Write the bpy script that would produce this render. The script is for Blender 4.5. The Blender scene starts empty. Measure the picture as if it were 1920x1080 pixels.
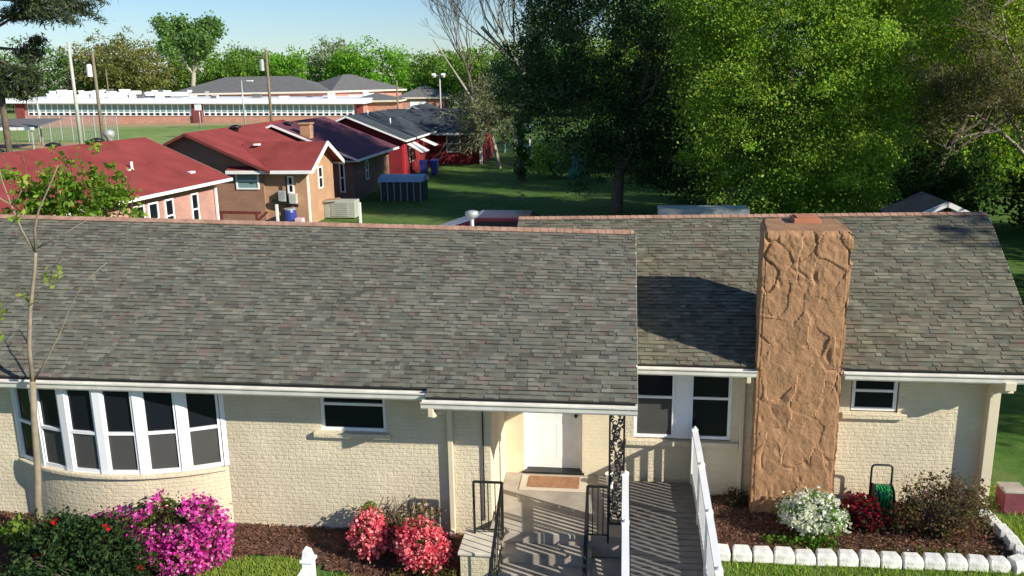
import bpy, math, random
import numpy as np
from mathutils import Vector, noise
R = math.radians
SC = bpy.context.scene
COL = SC.collection
# ---------------------------------------------------------------- camera, sky, sun
cd = bpy.data.cameras.new('camera'); cam = bpy.data.objects.new('camera', cd); COL.objects.link(cam)
cam.location = (0, 0, 6.6)
p_, r_, s_ = R(13.6), R(-0.95), R(7.3)
def _rz(v): c, s = math.cos(s_), math.sin(s_); return Vector((c*v[0]-s*v[1], s*v[0]+c*v[1], v[2]))
F0 = Vector((0, math.cos(p_), -math.sin(p_))); U0 = Vector((0, math.sin(p_), math.cos(p_))); R0 = Vector((1, 0, 0))
CR = _rz(math.cos(r_)*R0+math.sin(r_)*U0); CU = _rz(-math.sin(r_)*R0+math.cos(r_)*U0); CF = _rz(F0)
from mathutils import Matrix
cam.rotation_euler = Matrix((CR, CU, -CF)).transposed().to_euler()
cd.sensor_width = 36; cd.lens = 36*1650/1920; cd.clip_end = 2000; cd.clip_start = 0.1
SC.camera = cam
SUNV = Vector((1, -.475, .56)).normalized()
w = bpy.data.worlds.new('World'); SC.world = w; w.use_nodes = True
nt = w.node_tree; bg = nt.nodes['Background']; sky = nt.nodes.new('ShaderNodeTexSky'); sky.sky_type = 'NISHITA'
sky.sun_disc = False; sky.sun_elevation = math.asin(SUNV.z); sky.sun_rotation = math.atan2(SUNV.x, SUNV.y)
sky.air_density = 1.1; sky.dust_density = 0.1; sky.ozone_density = 3.5
tn = nt.nodes.new('ShaderNodeVectorMath'); tn.operation = 'MULTIPLY'; tn.inputs[1].default_value = (.84, .97, 1.18)
nt.links.new(sky.outputs[0], tn.inputs[0]); nt.links.new(tn.outputs[0], bg.inputs[0]); bg.inputs[1].default_value = 0.075
sd = bpy.data.lights.new('sun', 'SUN'); sd.energy = 5.0; sd.angle = R(0.6); sd.color = (1, .93, .80)
so = bpy.data.objects.new('sun', sd); COL.objects.link(so); so.rotation_euler = SUNV.to_track_quat('Z', 'Y').to_euler(); so.location = (30, -20, 30)
SC.view_settings.view_transform = 'Standard'; SC.view_settings.look = 'None'; SC.view_settings.exposure = 0.54; SC.view_settings.gamma = 1
SC.cycles.max_bounces = 6; SC.cycles.transparent_max_bounces = 8
# ---------------------------------------------------------------- materials
def lin(c): return tuple(((v/255)/12.92 if v/255 <= .04045 else ((v/255+.055)/1.055)**2.4) for v in c)
def mk(name):
    m = bpy.data.materials.new(name); m.use_nodes = True; return m, m.node_tree.nodes, m.node_tree.links
def mat(name, col, rough=.7, var=.12, scale=3., bump=0., bscale=40., metal=0., spec=.4, attr=False):
    m, N, L = mk(name); b = N['Principled BSDF']
    b.inputs['Roughness'].default_value = rough; b.inputs['Metallic'].default_value = metal
    b.inputs['Specular IOR Level'].default_value = spec
    tc = N.new('ShaderNodeTexCoord'); n1 = N.new('ShaderNodeTexNoise'); n1.inputs['Scale'].default_value = scale; n1.inputs['Detail'].default_value = 5
    L.new(tc.outputs['Object'], n1.inputs['Vector'])
    mr = N.new('ShaderNodeMapRange'); mr.inputs[1].default_value = .3; mr.inputs[2].default_value = .7
    mr.inputs[3].default_value = 1-var; mr.inputs[4].default_value = 1+var
    L.new(n1.outputs[0], mr.inputs[0])
    mx = N.new('ShaderNodeVectorMath'); mx.operation = 'SCALE'
    if attr:
        a = N.new('ShaderNodeAttribute'); a.attribute_name = 'col'; L.new(a.outputs['Color'], mx.inputs[0])
    else: mx.inputs[0].default_value = col[:3]
    L.new(mr.outputs[0], mx.inputs['Scale']); L.new(mx.outputs[0], b.inputs['Base Color'])
    if bump:
        n2 = N.new('ShaderNodeTexNoise'); n2.inputs['Scale'].default_value = bscale; n2.inputs['Detail'].default_value = 4
        L.new(tc.outputs['Object'], n2.inputs['Vector'])
        bp = N.new('ShaderNodeBump'); bp.inputs['Strength'].default_value = 1; bp.inputs['Distance'].default_value = bump
        L.new(n2.outputs[0], bp.inputs['Height']); L.new(bp.outputs[0], b.inputs['Normal'])
    return m
def brickmat(name, c1, c2, mortar, bw=.21, bh=.075, mort=.012, rough=.85, bump=.006, painted=False, nb=.004):
    m, N, L = mk(name); b = N['Principled BSDF']; b.inputs['Roughness'].default_value = rough; b.inputs['Specular IOR Level'].default_value = .25
    ge = N.new('ShaderNodeNewGeometry'); sp = N.new('ShaderNodeSeparateXYZ'); L.new(ge.outputs['Position'], sp.inputs[0])
    ad = N.new('ShaderNodeMath'); L.new(sp.outputs[0], ad.inputs[0]); L.new(sp.outputs[1], ad.inputs[1])
    cb = N.new('ShaderNodeCombineXYZ'); L.new(ad.outputs[0], cb.inputs[0]); L.new(sp.outputs[2], cb.inputs[1])
    nz = N.new('ShaderNodeTexNoise'); nz.inputs['Scale'].default_value = 9; nz.inputs['Detail'].default_value = 3; L.new(ge.outputs['Position'], nz.inputs['Vector'])
    sc = N.new('ShaderNodeVectorMath'); sc.operation = 'MULTIPLY_ADD'; a = .045 if painted else .0
    sc.inputs[1].default_value = (a, a, a); L.new(nz.outputs['Color'], sc.inputs[0]); L.new(cb.outputs[0], sc.inputs[2])
    bt = N.new('ShaderNodeTexBrick'); L.new(sc.outputs[0], bt.inputs['Vector']); bt.inputs['Scale'].default_value = 1
    bt.inputs['Brick Width'].default_value = bw; bt.inputs['Row Height'].default_value = bh; bt.inputs['Mortar Size'].default_value = mort; bt.inputs['Mortar Smooth'].default_value = .6 if painted else .1
    bt.inputs['Color1'].default_value = (*c1, 1); bt.inputs['Color2'].default_value = (*c2, 1); bt.inputs['Mortar'].default_value = (*mortar, 1)
    n2 = N.new('ShaderNodeTexNoise'); n2.inputs['Scale'].default_value = 1.3; n2.inputs['Detail'].default_value = 6; L.new(ge.outputs['Position'], n2.inputs['Vector'])
    mr = N.new('ShaderNodeMapRange'); mr.inputs[1].default_value = .3; mr.inputs[2].default_value = .7; mr.inputs[3].default_value = .86; mr.inputs[4].default_value = 1.1
    L.new(n2.outputs[0], mr.inputs[0]); vs = N.new('ShaderNodeVectorMath'); vs.operation = 'SCALE'
    L.new(bt.outputs['Color'], vs.inputs[0]); L.new(mr.outputs[0], vs.inputs['Scale']); L.new(vs.outputs[0], b.inputs['Base Color'])
    inv = N.new('ShaderNodeMath'); inv.operation = 'MULTIPLY'; inv.inputs[1].default_value = -1; L.new(bt.outputs['Fac'], inv.inputs[0])
    b1 = N.new('ShaderNodeBump'); b1.inputs['Distance'].default_value = bump; b1.inputs['Strength'].default_value = 1; L.new(inv.outputs[0], b1.inputs['Height'])
    n3 = N.new('ShaderNodeTexNoise'); n3.inputs['Scale'].default_value = 17 if painted else 60; n3.inputs['Detail'].default_value = 4; n3.inputs['Roughness'].default_value = .6
    L.new(ge.outputs['Position'], n3.inputs['Vector'])
    b2 = N.new('ShaderNodeBump'); b2.inputs['Distance'].default_value = nb; b2.inputs['Strength'].default_value = 1
    L.new(n3.outputs[0], b2.inputs['Height']); L.new(b1.outputs[0], b2.inputs['Normal']); L.new(b2.outputs[0], b.inputs['Normal'])
    return m
def leafmat(name, transl=.35, rough=.5, spec=.25):
    m, N, L = mk(name); b = N['Principled BSDF']; out = N['Material Output']
    a = N.new('ShaderNodeAttribute'); a.attribute_name = 'col'; L.new(a.outputs['Color'], b.inputs['Base Color'])
    b.inputs['Roughness'].default_value = rough; b.inputs['Specular IOR Level'].default_value = spec
    t = N.new('ShaderNodeBsdfTranslucent'); hs = N.new('ShaderNodeHueSaturation'); hs.inputs['Value'].default_value = 1.3; hs.inputs['Saturation'].default_value = 1.1; hs.inputs['Hue'].default_value = .49
    L.new(a.outputs['Color'], hs.inputs['Color']); L.new(hs.outputs[0], t.inputs[0])
    mx = N.new('ShaderNodeMixShader'); mx.inputs[0].default_value = transl; L.new(b.outputs[0], mx.inputs[1]); L.new(t.outputs[0], mx.inputs[2]); L.new(mx.outputs[0], out.inputs[0])
    return m
def glassmat(name, col=(.010, .012, .018), rough=.04, spec=.2):
    m, N, L = mk(name); b = N['Principled BSDF']; b.inputs['Base Color'].default_value = (*col, 1)
    b.inputs['Roughness'].default_value = rough; b.inputs['Specular IOR Level'].default_value = spec
    n = N.new('ShaderNodeTexNoise'); n.inputs['Scale'].default_value = 1.5; bp = N.new('ShaderNodeBump'); bp.inputs['Distance'].default_value = .004
    tc = N.new('ShaderNodeTexCoord'); L.new(tc.outputs['Object'], n.inputs['Vector']); L.new(n.outputs[0], bp.inputs['Height']); L.new(bp.outputs[0], b.inputs['Normal'])
    return m
CREAM = (.66, .58, .42)
M = {}
M['paint'] = brickmat('painted_brick', CREAM, (.64, .56, .405), (.63, .55, .395), bw=.21, bh=.06, mort=.009, painted=True, bump=.003, nb=.013)
M['cream'] = mat('cream_trim', CREAM, .6, .05, 2, .002, 60)
M['porchwall'] = brickmat('porch_brick', (.74, .64, .45), (.72, .62, .44), (.71, .61, .43), bw=.21, bh=.06, mort=.01, painted=True, bump=.0008, nb=.003)
M['white'] = mat('white_paint', (.84, .84, .82), .45, .05, 6, .001, 30)
M['vinyl'] = mat('white_vinyl', (.8, .81, .82), .35, .03, 4)
M['gutter'] = mat('gutter_metal', (.68, .66, .60), .45, .12, 5)
M['soffit'] = mat('soffit', (.62, .58, .48), .7, .05)
M['glass'] = glassmat('dark_glass')
M['screen'] = mat('insect_screen', (.058, .058, .055), .8, .15, 2)
M['blind'] = mat('window_blind', (.07, .075, .07), .5, .15, 2)
M['shingle'] = mat('roof_shingle', (0, 0, 0), .95, .16, 5, .004, 140, spec=.15, attr=True)
M['greybark'] = mat('grey_twig_bark', (.19, .19, .14), .95, .2, 8)
M['ridge'] = mat('ridge_cap', (.36, .22, .16), .9, .25, 5, .004, 90, spec=.15)
M['chim'] = mat('painted_stone', (.33, .18, .09), .8, .14, 3.5, .008, 30)
M['chimcap'] = mat('clay_flue', (.42, .17, .09), .8, .15, 4, .003, 60)
M['conc'] = mat('concrete', (.36, .32, .27), .9, .28, 2.2, .004, 60)
M['coping'] = mat('pale_concrete', (.62, .57, .46), .9, .15, 5, .004, 60)
M['deck'] = mat('grey_deck', (.16, .15, .14), .8, .15, 6, .002, 40)
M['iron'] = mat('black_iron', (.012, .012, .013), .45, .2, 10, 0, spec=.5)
M['mulch'] = mat('mulch', (.12, .06, .04), 1, .5, 9, .03, 30)
M['chip'] = mat('mulch_chip', (.10, .05, .032), 1, .5, 3)
M['field'] = mat('field_grass', (.17, .25, .07), 1, .25, .12, .02, 6)
M['lawn'] = mat('lawn', (.08, .17, .03), 1, .4, .35, .02, 20)
M['blade'] = leafmat('grass_blade', .3)
M['leaf'] = leafmat('leaf', .5, .65, .12)
M['dleaf'] = leafmat('dark_leaf', .15, .45, .35)
M['petal'] = leafmat('petal', .35, .6, .15)
M['bark'] = mat('bark', (.13, .10, .075), .95, .3, 6, .012, 25)
M['palebark'] = mat('pale_bark', (.34, .30, .23), .9, .25, 8, .006, 30)
M['sapbark'] = mat('sapling_bark', (.24, .20, .14), .9, .2, 8, .004, 40)
M['red_roof'] = mat('red_roof', (.23, .045, .042), .85, .18, 1.2, .006, 30, spec=.2)
M['maroon_roof'] = mat('maroon_roof', (.13, .045, .065), .8, .2, 1.5, .006, 30, spec=.2)
M['dark_roof'] = mat('dark_shingle_roof', (.055, .065, .075), .9, .25, 1.5, .006, 30, spec=.2)
M['grey_roof'] = mat('grey_shingle_roof', (.14, .14, .14), .9, .15, 2, 0, spec=.2)
M['tan_brick'] = brickmat('tan_brick', (.50, .27, .15), (.42, .22, .12), (.42, .30, .2), nb=.001, bump=.002)
M['brown_brick'] = brickmat('brown_brick', (.24, .13, .10), (.19, .10, .08), (.22, .16, .13), nb=.001, bump=.002)
M['umber_brick'] = brickmat('umber_brick', (.33, .175, .12), (.28, .15, .10), (.31, .20, .15), nb=.001, bump=.002)
M['pink_brick'] = brickmat('pink_brick', (.46, .23, .19), (.41, .20, .17), (.46, .30, .26), nb=.001, bump=.002)
M['red_brick'] = brickmat('red_painted_brick', (.24, .022, .03), (.20, .02, .025), (.20, .025, .03), nb=.001, bump=.002)
M['school_brick'] = brickmat('school_brick', (.50, .24, .18), (.42, .20, .15), (.45, .28, .22), bw=.4, bh=.15, nb=0.001, bump=.001)
M['teal_glass'] = glassmat('school_glass', (.20, .32, .33), .15, .6)
M['blue'] = mat('blue_plastic', (.03, .05, .25), .4)
M['galv'] = mat('galvanised_metal', (.42, .45, .44), .45, .15, 4, metal=.3)
M['woodpole'] = mat('weathered_pole', (.20, .16, .11), .9, .2, 5)
M['palepole'] = mat('pale_pole', (.42, .42, .38), .6, .1, 5)
M['acgreen'] = mat('condenser_paint', (.36, .38, .33), .6, .12, 4)
M['black'] = mat('black_rubber', (.02, .02, .02), .6)
M['hose'] = mat('green_hose', (.02, .30, .10), .35, .2, 10)
M['mat'] = mat('coir_mat', (.30, .155, .085), 1, .25, 20, .004, 80)
M['matedge'] = mat('mat_rim', (.55, .47, .38), .9, .1)
M['carred'] = mat('dark_red_car_paint', (.055, .010, .016), .25, .05, spec=.6)
M['shedmetal'] = mat('shed_metal', (.30, .38, .40), .5, .12, 3, metal=.1)
M['greywood'] = mat('grey_boards', (.26, .28, .27), .9, .2, 4)
M['redwood'] = mat('red_deck_wood', (.14, .03, .025), .8, .2, 4)
M['dirt'] = mat('infield_dirt', (.36, .25, .14), 1, .2, .5)
M['school_white'] = mat('school_white', (.82, .83, .86), .5, .04)
M['quilt'] = mat('school_roof_membrane', (.80, .82, .86), .5, .06)
def patchy(name, c1, c2, c3, s1=.25, s2=2.2):
    m, N, L = mk(name); b = N['Principled BSDF']; b.inputs['Roughness'].default_value = 1; b.inputs['Specular IOR Level'].default_value = .1
    tc = N.new('ShaderNodeTexCoord'); a = N.new('ShaderNodeTexNoise'); a.inputs['Scale'].default_value = s1; a.inputs['Detail'].default_value = 8; a.inputs['Roughness'].default_value = .65
    d = N.new('ShaderNodeTexNoise'); d.inputs['Scale'].default_value = s2; d.inputs['Detail'].default_value = 8; d.inputs['Roughness'].default_value = .8
    L.new(tc.outputs['Object'], a.inputs['Vector']); L.new(tc.outputs['Object'], d.inputs['Vector'])
    ad = N.new('ShaderNodeMath'); ad.operation = 'ADD'; L.new(a.outputs[0], ad.inputs[0]); L.new(d.outputs[0], ad.inputs[1])
    r = N.new('ShaderNodeValToRGB'); e = r.color_ramp.elements; e[0].position = .40; e[0].color = (*c1, 1); e[1].position = .62; e[1].color = (*c3, 1); n = e.new(.5); n.color = (*c2, 1)
    hf = N.new('ShaderNodeMath'); hf.operation = 'MULTIPLY'; hf.inputs[1].default_value = .5; L.new(ad.outputs[0], hf.inputs[0]); L.new(hf.outputs[0], r.inputs[0]); L.new(r.outputs[0], b.inputs['Base Color'])
    bp = N.new('ShaderNodeBump'); bp.inputs['Distance'].default_value = .05; L.new(d.outputs[0], bp.inputs['Height']); L.new(bp.outputs[0], b.inputs['Normal']); return m
M['lawn'] = patchy('lawn', (.045, .11, .02), (.085, .16, .035), (.15, .185, .065))
M['field'] = patchy('field_grass', (.12, .20, .05), (.19, .28, .08), (.30, .31, .13), .06, .6)
# ---------------------------------------------------------------- mesh helpers
WP = {}
class MB:
    def __init__(s): s.v = []; s.f = []; s.c = []; s.fc = False
    def face(s, pts, col=None):
        i = len(s.v); s.v += [tuple(p) for p in pts]; s.f.append(tuple(range(i, i+len(pts))))
        s.c.append(col); s.fc = s.fc or col is not None; return s
    def box(s, x0, x1, y0, y1, z0, z1, col=None):
        i = len(s.v); s.v += [(x, y, z) for z in (z0, z1) for y in (y0, y1) for x in (x0, x1)]
        s.f += [tuple(i+k for k in q) for q in ((0, 2, 3, 1), (4, 5, 7, 6), (0, 1, 5, 4), (2, 6, 7, 3), (0, 4, 6, 2), (1, 3, 7, 5))]
        s.c += [col]*6; s.fc = s.fc or col is not None; return s
    def bar(s, a, b, w, h, up=(0, 0, 1)):
        a, b = Vector(a), Vector(b); d = (b-a).normalized(); u = Vector(up); r = d.cross(u)
        if r.length < 1e-4: r = d.cross(Vector((0, 1, 0)))
        r.normalize(); u = r.cross(d).normalized(); i = len(s.v)
        for q in (a, b):
            for sx, sy in ((-1, -1), (1, -1), (1, 1), (-1, 1)): s.v.append(tuple(q+r*sx*w/2+u*sy*h/2))
        s.f += [tuple(i+k for k in q) for q in ((0, 1, 2, 3), (4, 7, 6, 5), (0, 4, 5, 1), (1, 5, 6, 2), (2, 6, 7, 3), (3, 7, 4, 0))]; s.c += [None]*6
        return s
    def tube(s, pts, rad, n=8, cap=True):
        pts = [Vector(p) for p in pts]; m = len(pts)
        if not hasattr(rad, '__len__'): rad = [rad]*m
        i0 = len(s.v); prev = None
        for k in range(m):
            d = (pts[min(k+1, m-1)]-pts[max(k-1, 0)]).normalized()
            if prev is None:
                a = Vector((0, 0, 1)) if abs(d.z) < .9 else Vector((1, 0, 0)); r = d.cross(a).normalized()
            else: r = (prev-d*prev.dot(d)); r = r.normalized() if r.length > 1e-5 else d.orthogonal().normalized()
            prev = r; u = d.cross(r)
            for j in range(n):
                t = 2*math.pi*j/n; s.v.append(tuple(pts[k]+r*math.cos(t)*rad[k]+u*math.sin(t)*rad[k]))
        for k in range(m-1):
            for j in range(n):
                a = i0+k*n+j; b = i0+k*n+(j+1) % n; s.f.append((a, b, b+n, a+n)); s.c.append(None)
        if cap:
            s.f.append(tuple(i0+j for j in range(n))[::-1]); s.f.append(tuple(i0+(m-1)*n+j for j in range(n))); s.c += [None]*2
        return s
    def prism(s, poly, axis, a, b):   # poly 2D in the plane normal to axis ('x': (y,z), 'y': (x,z), 'z': (x,y))
        def P(q, t): return {'x': (t, q[0], q[1]), 'y': (q[0], t, q[1]), 'z': (q[0], q[1], t)}[axis]
        n = len(poly); i = len(s.v); s.v += [P(q, a) for q in poly]+[P(q, b) for q in poly]
        s.f += [tuple(range(i, i+n))[::-1], tuple(range(i+n, i+2*n))]+[(i+k, i+(k+1) % n, i+n+(k+1) % n, i+n+k) for k in range(n)]; s.c += [None]*(n+2)
        return s
    def build(s, name, m, parent=None, smooth=False, bevel=0, local=False):
        off = Vector((0, 0, 0)) if local or not parent else WP[parent.name]
        V = np.array(s.v, dtype=np.float64).reshape(-1, 3)
        base = WP[parent.name] if parent else Vector((0, 0, 0)); top = parent
        while top is not None and top.parent is not None: top = top.parent
        if local: V = V+np.array(WP[top.name])
        c = (V.min(0)+V.max(0))/2; c[2] = V[:, 2].min()
        me = bpy.data.meshes.new(name); me.from_pydata((V-c).tolist(), [], s.f); me.update()
        if s.fc:
            ca = me.color_attributes.new('col', 'FLOAT_COLOR', 'CORNER'); arr = []
            for f, cc in zip(s.f, s.c): arr += [*(cc or (.5, .5, .5)), 1]*len(f)
            ca.data.foreach_set('color', arr)
        if smooth: me.polygons.foreach_set('use_smooth', [True]*len(me.polygons))
        return link(name, me, m, Vector(c), parent, bevel)
def link(name, me, m, c, parent=None, bevel=0):
    me.materials.append(m); o = bpy.data.objects.new(name, me); COL.objects.link(o)
    if parent: o.parent = parent; o.location = c-WP[parent.name]
    else: o.location = c
    WP[o.name] = Vector(c)
    if bevel:
        b = o.modifiers.new('bevel', 'BEVEL'); b.width = bevel; b.segments = 2; b.limit_method = 'ANGLE'
    return o
def tag(o, label=None, cat=None, group=None, kind=None):
    if label: o['label'] = label
    if cat: o['category'] = cat
    if group: o['group'] = group
    if kind: o['kind'] = kind
    return o
def thing(name, loc, label, cat, group=None, rz=0):
    o = bpy.data.objects.new(name, None); COL.objects.link(o); o.location = loc; o.rotation_euler.z = rz; o.empty_display_size = .2
    WP[o.name] = Vector(loc); return tag(o, label, cat, group)
def copytree(src, loc, label, rz=None, scale=None, group=None):
    def cp(o, par):
        c = o.copy(); COL.objects.link(c)
        if par: c.parent = par
        for ch in o.children: cp(ch, c)
        return c
    r = cp(src, None); r.location = loc; WP[r.name] = Vector(loc); r['label'] = label
    if group: r['group'] = group
    if rz is not None: r.rotation_euler.z = rz
    if scale: r.scale = scale if hasattr(scale, '__len__') else (scale,)*3
    return r
def leafobj(name, P, size, cols, m, parent=None, rng=None, upb=.3, aspect=.6, jitter=.35, loc=None):
    """P (N,3) world leaf centres -> one mesh of little diamond leaves with a colour each"""
    P = np.asarray(P, float); n = len(P); rng = rng or np.random.default_rng(1)
    nrm = rng.normal(size=(n, 3)); nrm[:, 2] += upb*2; nrm /= np.linalg.norm(nrm, axis=1)[:, None]
    t = np.cross(nrm, rng.normal(size=(n, 3))); t /= np.linalg.norm(t, axis=1)[:, None]; b = np.cross(nrm, t)
    s = size*(1+jitter*rng.normal(size=(n, 1)).clip(-1.5, 2))/2
    V = np.empty((n, 4, 3)); V[:, 0] = P+t*s; V[:, 1] = P+b*s*aspect+nrm*s*.25; V[:, 2] = P-t*s; V[:, 3] = P-b*s*aspect+nrm*s*.25
    c = (P.min(0)+P.max(0))/2; c[2] = P[:, 2].min()
    V = (V-c).reshape(-1, 3).astype(np.float32)
    me = bpy.data.meshes.new(name); me.vertices.add(4*n); me.vertices.foreach_set('co', V.ravel())
    me.loops.add(4*n); me.loops.foreach_set('vertex_index', np.arange(4*n, dtype=np.int32))
    me.polygons.add(n); me.polygons.foreach_set('loop_start', np.arange(0, 4*n, 4, dtype=np.int32)); me.polygons.foreach_set('loop_total', np.full(n, 4, dtype=np.int32))
    me.update(); me.validate()
    ca = me.color_attributes.new('col', 'FLOAT_COLOR', 'CORNER')
    cc = np.ones((n, 4, 4), np.float32); cc[:, :, :3] = np.asarray(cols)[:, None, :]
    ca.data.foreach_set('color', cc.ravel())
    return link(name, me, m, Vector(c), parent)
def palette(rng, n, base, var=.25, hue=.12):
    b = np.array(base); v = np.exp(rng.normal(size=(n, 1))*var); h = np.exp(rng.normal(size=(n, 3))*hue)
    return (b*v*h).clip(0, 1)
def mixpal(rng, n, cols, w=None, var=.2, hue=.08):
    k = rng.choice(len(cols), n, p=w); b = np.array(cols)[k]
    return (b*np.exp(rng.normal(size=(n, 1))*var)*np.exp(rng.normal(size=(n, 3))*hue)).clip(0, 1)
def clumps(rng, blobs, nclump, per, rc, flat=.7, shell=.55, droop=0):
    """points in leaf clumps scattered through ellipsoids; returns P and clump id"""
    B = np.array(blobs, float); vol = (B[:, 3]*B[:, 4]*B[:, 5])**.8; k = rng.choice(len(B), nclump, p=vol/vol.sum())
    d = rng.normal(size=(nclump, 3)); d /= np.linalg.norm(d, axis=1)[:, None]
    r = (shell+(1-shell)*rng.random((nclump, 1))**.7)*np.exp(rng.normal(size=(nclump, 1))*.09)
    Cc = B[k, :3]+d*r*B[k, 3:6]
    q = rng.normal(size=(nclump, per, 3))*rc*(.5+rng.random((nclump, 1, 1))); q[:, :, 2] *= flat
    q[:, :, 2] -= droop*np.abs(q[:, :, 0])
    return (Cc[:, None]+q).reshape(-1, 3), np.repeat(np.arange(nclump), per)
# ================================================================ GROUND
def g(x, y):
    z = 0.0
    if y < 11.3: z = -.17*(11.3-y) if y > 8 else -.561-.05*(8-max(y, 0))
    return z
def ground():
    xs = np.concatenate([np.linspace(-600, -40, 8), np.linspace(-34, 34, 69), np.linspace(40, 600, 8)])
    ys = np.concatenate([np.linspace(-40, 4, 6), np.linspace(5, 14, 46), np.linspace(15, 80, 40), np.linspace(90, 900, 12)])
    V = []; 
    for y in ys:
        for x in xs: V.append((x, y, g(x, y)+.012*noise.noise((x*1.3, y*1.3, 0))-(.012 if y > 11.3 else 0)))
    nx = len(xs); Fc = [(j*nx+i, j*nx+i+1, (j+1)*nx+i+1, (j+1)*nx+i) for j in range(len(ys)-1) for i in range(nx-1)]
    mb = MB(); mb.v = V; mb.f = Fc; mb.c = [None]*len(Fc); o = mb.build('lawn', M['lawn'], smooth=True); tag(o, kind='structure')
ground()
def sheet(name, poly, dz, m, nsub=40, kind='structure', bumpy=0.0, seed=0):
    """flat bed following the ground inside a polygon (grid clipped by point test)"""
    xs = [p[0] for p in poly]; ys = [p[1] for p in poly]; x0, x1, y0, y1 = min(xs), max(xs), min(ys), max(ys)
    st = .12; nx = int((x1-x0)/st)+1; ny = int((y1-y0)/st)+1
    def ins(x, y):
        c = False; j = len(poly)-1
        for i in range(len(poly)):
            if (poly[i][1] > y) != (poly[j][1] > y) and x < (poly[j][0]-poly[i][0])*(y-poly[i][1])/(poly[j][1]-poly[i][1])+poly[i][0]: c = not c
            j = i
        return c
    mb = MB(); idx = {}
    def vid(i, j):
        if (i, j) not in idx:
            x, y = x0+i*st, y0+j*st; idx[(i, j)] = len(mb.v)
            mb.v.append((x+.04*noise.noise((x*3, y*3, 7)), y+.05*noise.noise((x*3, y*3, 3)), g(x, y)+dz+bumpy*noise.noise((x*5, y*5, seed))))
        return idx[(i, j)]
    for i in range(nx):
        for j in range(ny):
            if ins(x0+(i+.5)*st, y0+(j+.5)*st): mb.f.append((vid(i, j), vid(i+1, j), vid(i+1, j+1), vid(i, j+1))); mb.c.append(None)
    return tag(mb.build(name, m, smooth=True), kind=kind)
st_ = MB(); st_.face([(-300, -16, -.93), (300, -16, -.93), (300, -5, -.93), (-300, -5, -.93)]); tag(st_.build('street', mat('asphalt', (.10, .10, .10), .9, .2, 1.5)), kind='structure')  # unseen street, added behind the camera to warm the bounce light
st_ = MB(); st_.face([(-300, -3.6, -.9), (300, -3.6, -.9), (300, .5, -.75), (-300, .5, -.75)]); tag(st_.build('bounce_pavement', M['conc']), kind='structure')  # unseen paving, added with the street for its warmer bounce
bedL = [(-12, 9.4), (-7.5, 9.4), (-6.2, 10.2), (-5.6, 10.75), (-4.7, 10.85), (-3.9, 10.6), (-3.1, 10.35), (-2.1, 10.5), (-2.1, 11.6), (-5.8, 11.6), (-6.3, 11.2), (-8.6, 11.3), (-9.2, 11.6), (-12, 11.6)]
bedR = [(1.2, 11.45), (5.3, 11.45), (5.5, 11.75), (5.48, 12.5), (5.42, 13.2), (1.2, 13.2)]
sheet('mulch_bed', bedL, .035, M['mulch'], bumpy=.03)
sheet('mulch_bed', bedR, .035, M['mulch'], bumpy=.03, seed=4)
# mulch chips and grass blades (uncountable)
rng = np.random.default_rng(5)
def scatter(n, x0, x1, y0, y1, fn=None):
    P = np.column_stack([rng.uniform(x0, x1, n), rng.uniform(y0, y1, n), np.zeros(n)])
    if fn: P = P[[fn(x, y) for x, y, _ in P]]
    P[:, 2] = [g(x, y) for x, y, _ in P]; return P
def inpoly(poly):
    def f(x, y):
        c = False; j = len(poly)-1
        for i in range(len(poly)):
            if (poly[i][1] > y) != (poly[j][1] > y) and x < (poly[j][0]-poly[i][0])*(y-poly[i][1])/(poly[j][1]-poly[i][1])+poly[i][0]: c = not c
            j = i
        return c
    return f
iL, iR = inpoly(bedL), inpoly(bedR)
P = np.vstack([scatter(16000, -11, -2.1, 9.5, 11.6, iL), scatter(11000, 1.2, 5.6, 11.4, 13.2, iR)]); P[:, 2] += .045+rng.random(len(P))*.02
o = leafobj('mulch_chips', P, .05, mixpal(rng, len(P), [(.19, .095, .06), (.10, .05, .032), (.30, .19, .12)], [.5, .38, .12]), M['blade'], rng=rng, upb=1.2, aspect=.35); tag(o, 'loose brown bark chips spread over both flower beds', 'mulch', kind='stuff')
def blades(name, P, h, cols, rng):
    n = len(P); a = rng.uniform(0, 6.28, n); lean = rng.normal(size=(n, 2))*h*.35; hh = h*(.6+.7*rng.random(n)); wv = .006
    V = np.empty((n, 3, 3)); V[:, 0] = P+np.column_stack([np.cos(a)*wv, np.sin(a)*wv, 0*a]); V[:, 1] = P-np.column_stack([np.cos(a)*wv, np.sin(a)*wv, 0*a])
    V[:, 2] = P+np.column_stack([lean[:, 0], lean[:, 1], hh])
    me = bpy.data.meshes.new(name); me.vertices.add(3*n); me.vertices.foreach_set('co', V.astype(np.float32).ravel())
    me.loops.add(3*n); me.loops.foreach_set('vertex_index', np.arange(3*n, dtype=np.int32)); me.polygons.add(n)
    me.polygons.foreach_set('loop_start', np.arange(0, 3*n, 3, dtype=np.int32)); me.polygons.foreach_set('loop_total', np.full(n, 3, dtype=np.int32)); me.update()
    ca = me.color_attributes.new('col', 'FLOAT_COLOR', 'CORNER'); cc = np.ones((n, 3, 4), np.float32); cc[:, :, :3] = cols[:, None, :]; ca.data.foreach_set('color', cc.ravel())
    return link(name, me, M['blade'], Vector((0, 0, 0)))
def lawnok(x, y): return not iL(x, y) and not iR(x, y) and not (-2.1 < x < 1.35 and y > 8)
P = np.vstack([scatter(52000, -7, -1.8, 9.2, 11.0, lawnok), scatter(60000, 1.3, 7.2, 9.6, 13.9, lambda x, y: lawnok(x, y) and not (x < 5.5 and y > 11.4))])
P = P[[noise.noise((x*1.1, y*1.1, 2))+.45*rng.random() > -.12 for x, y, _ in P]]
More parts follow.
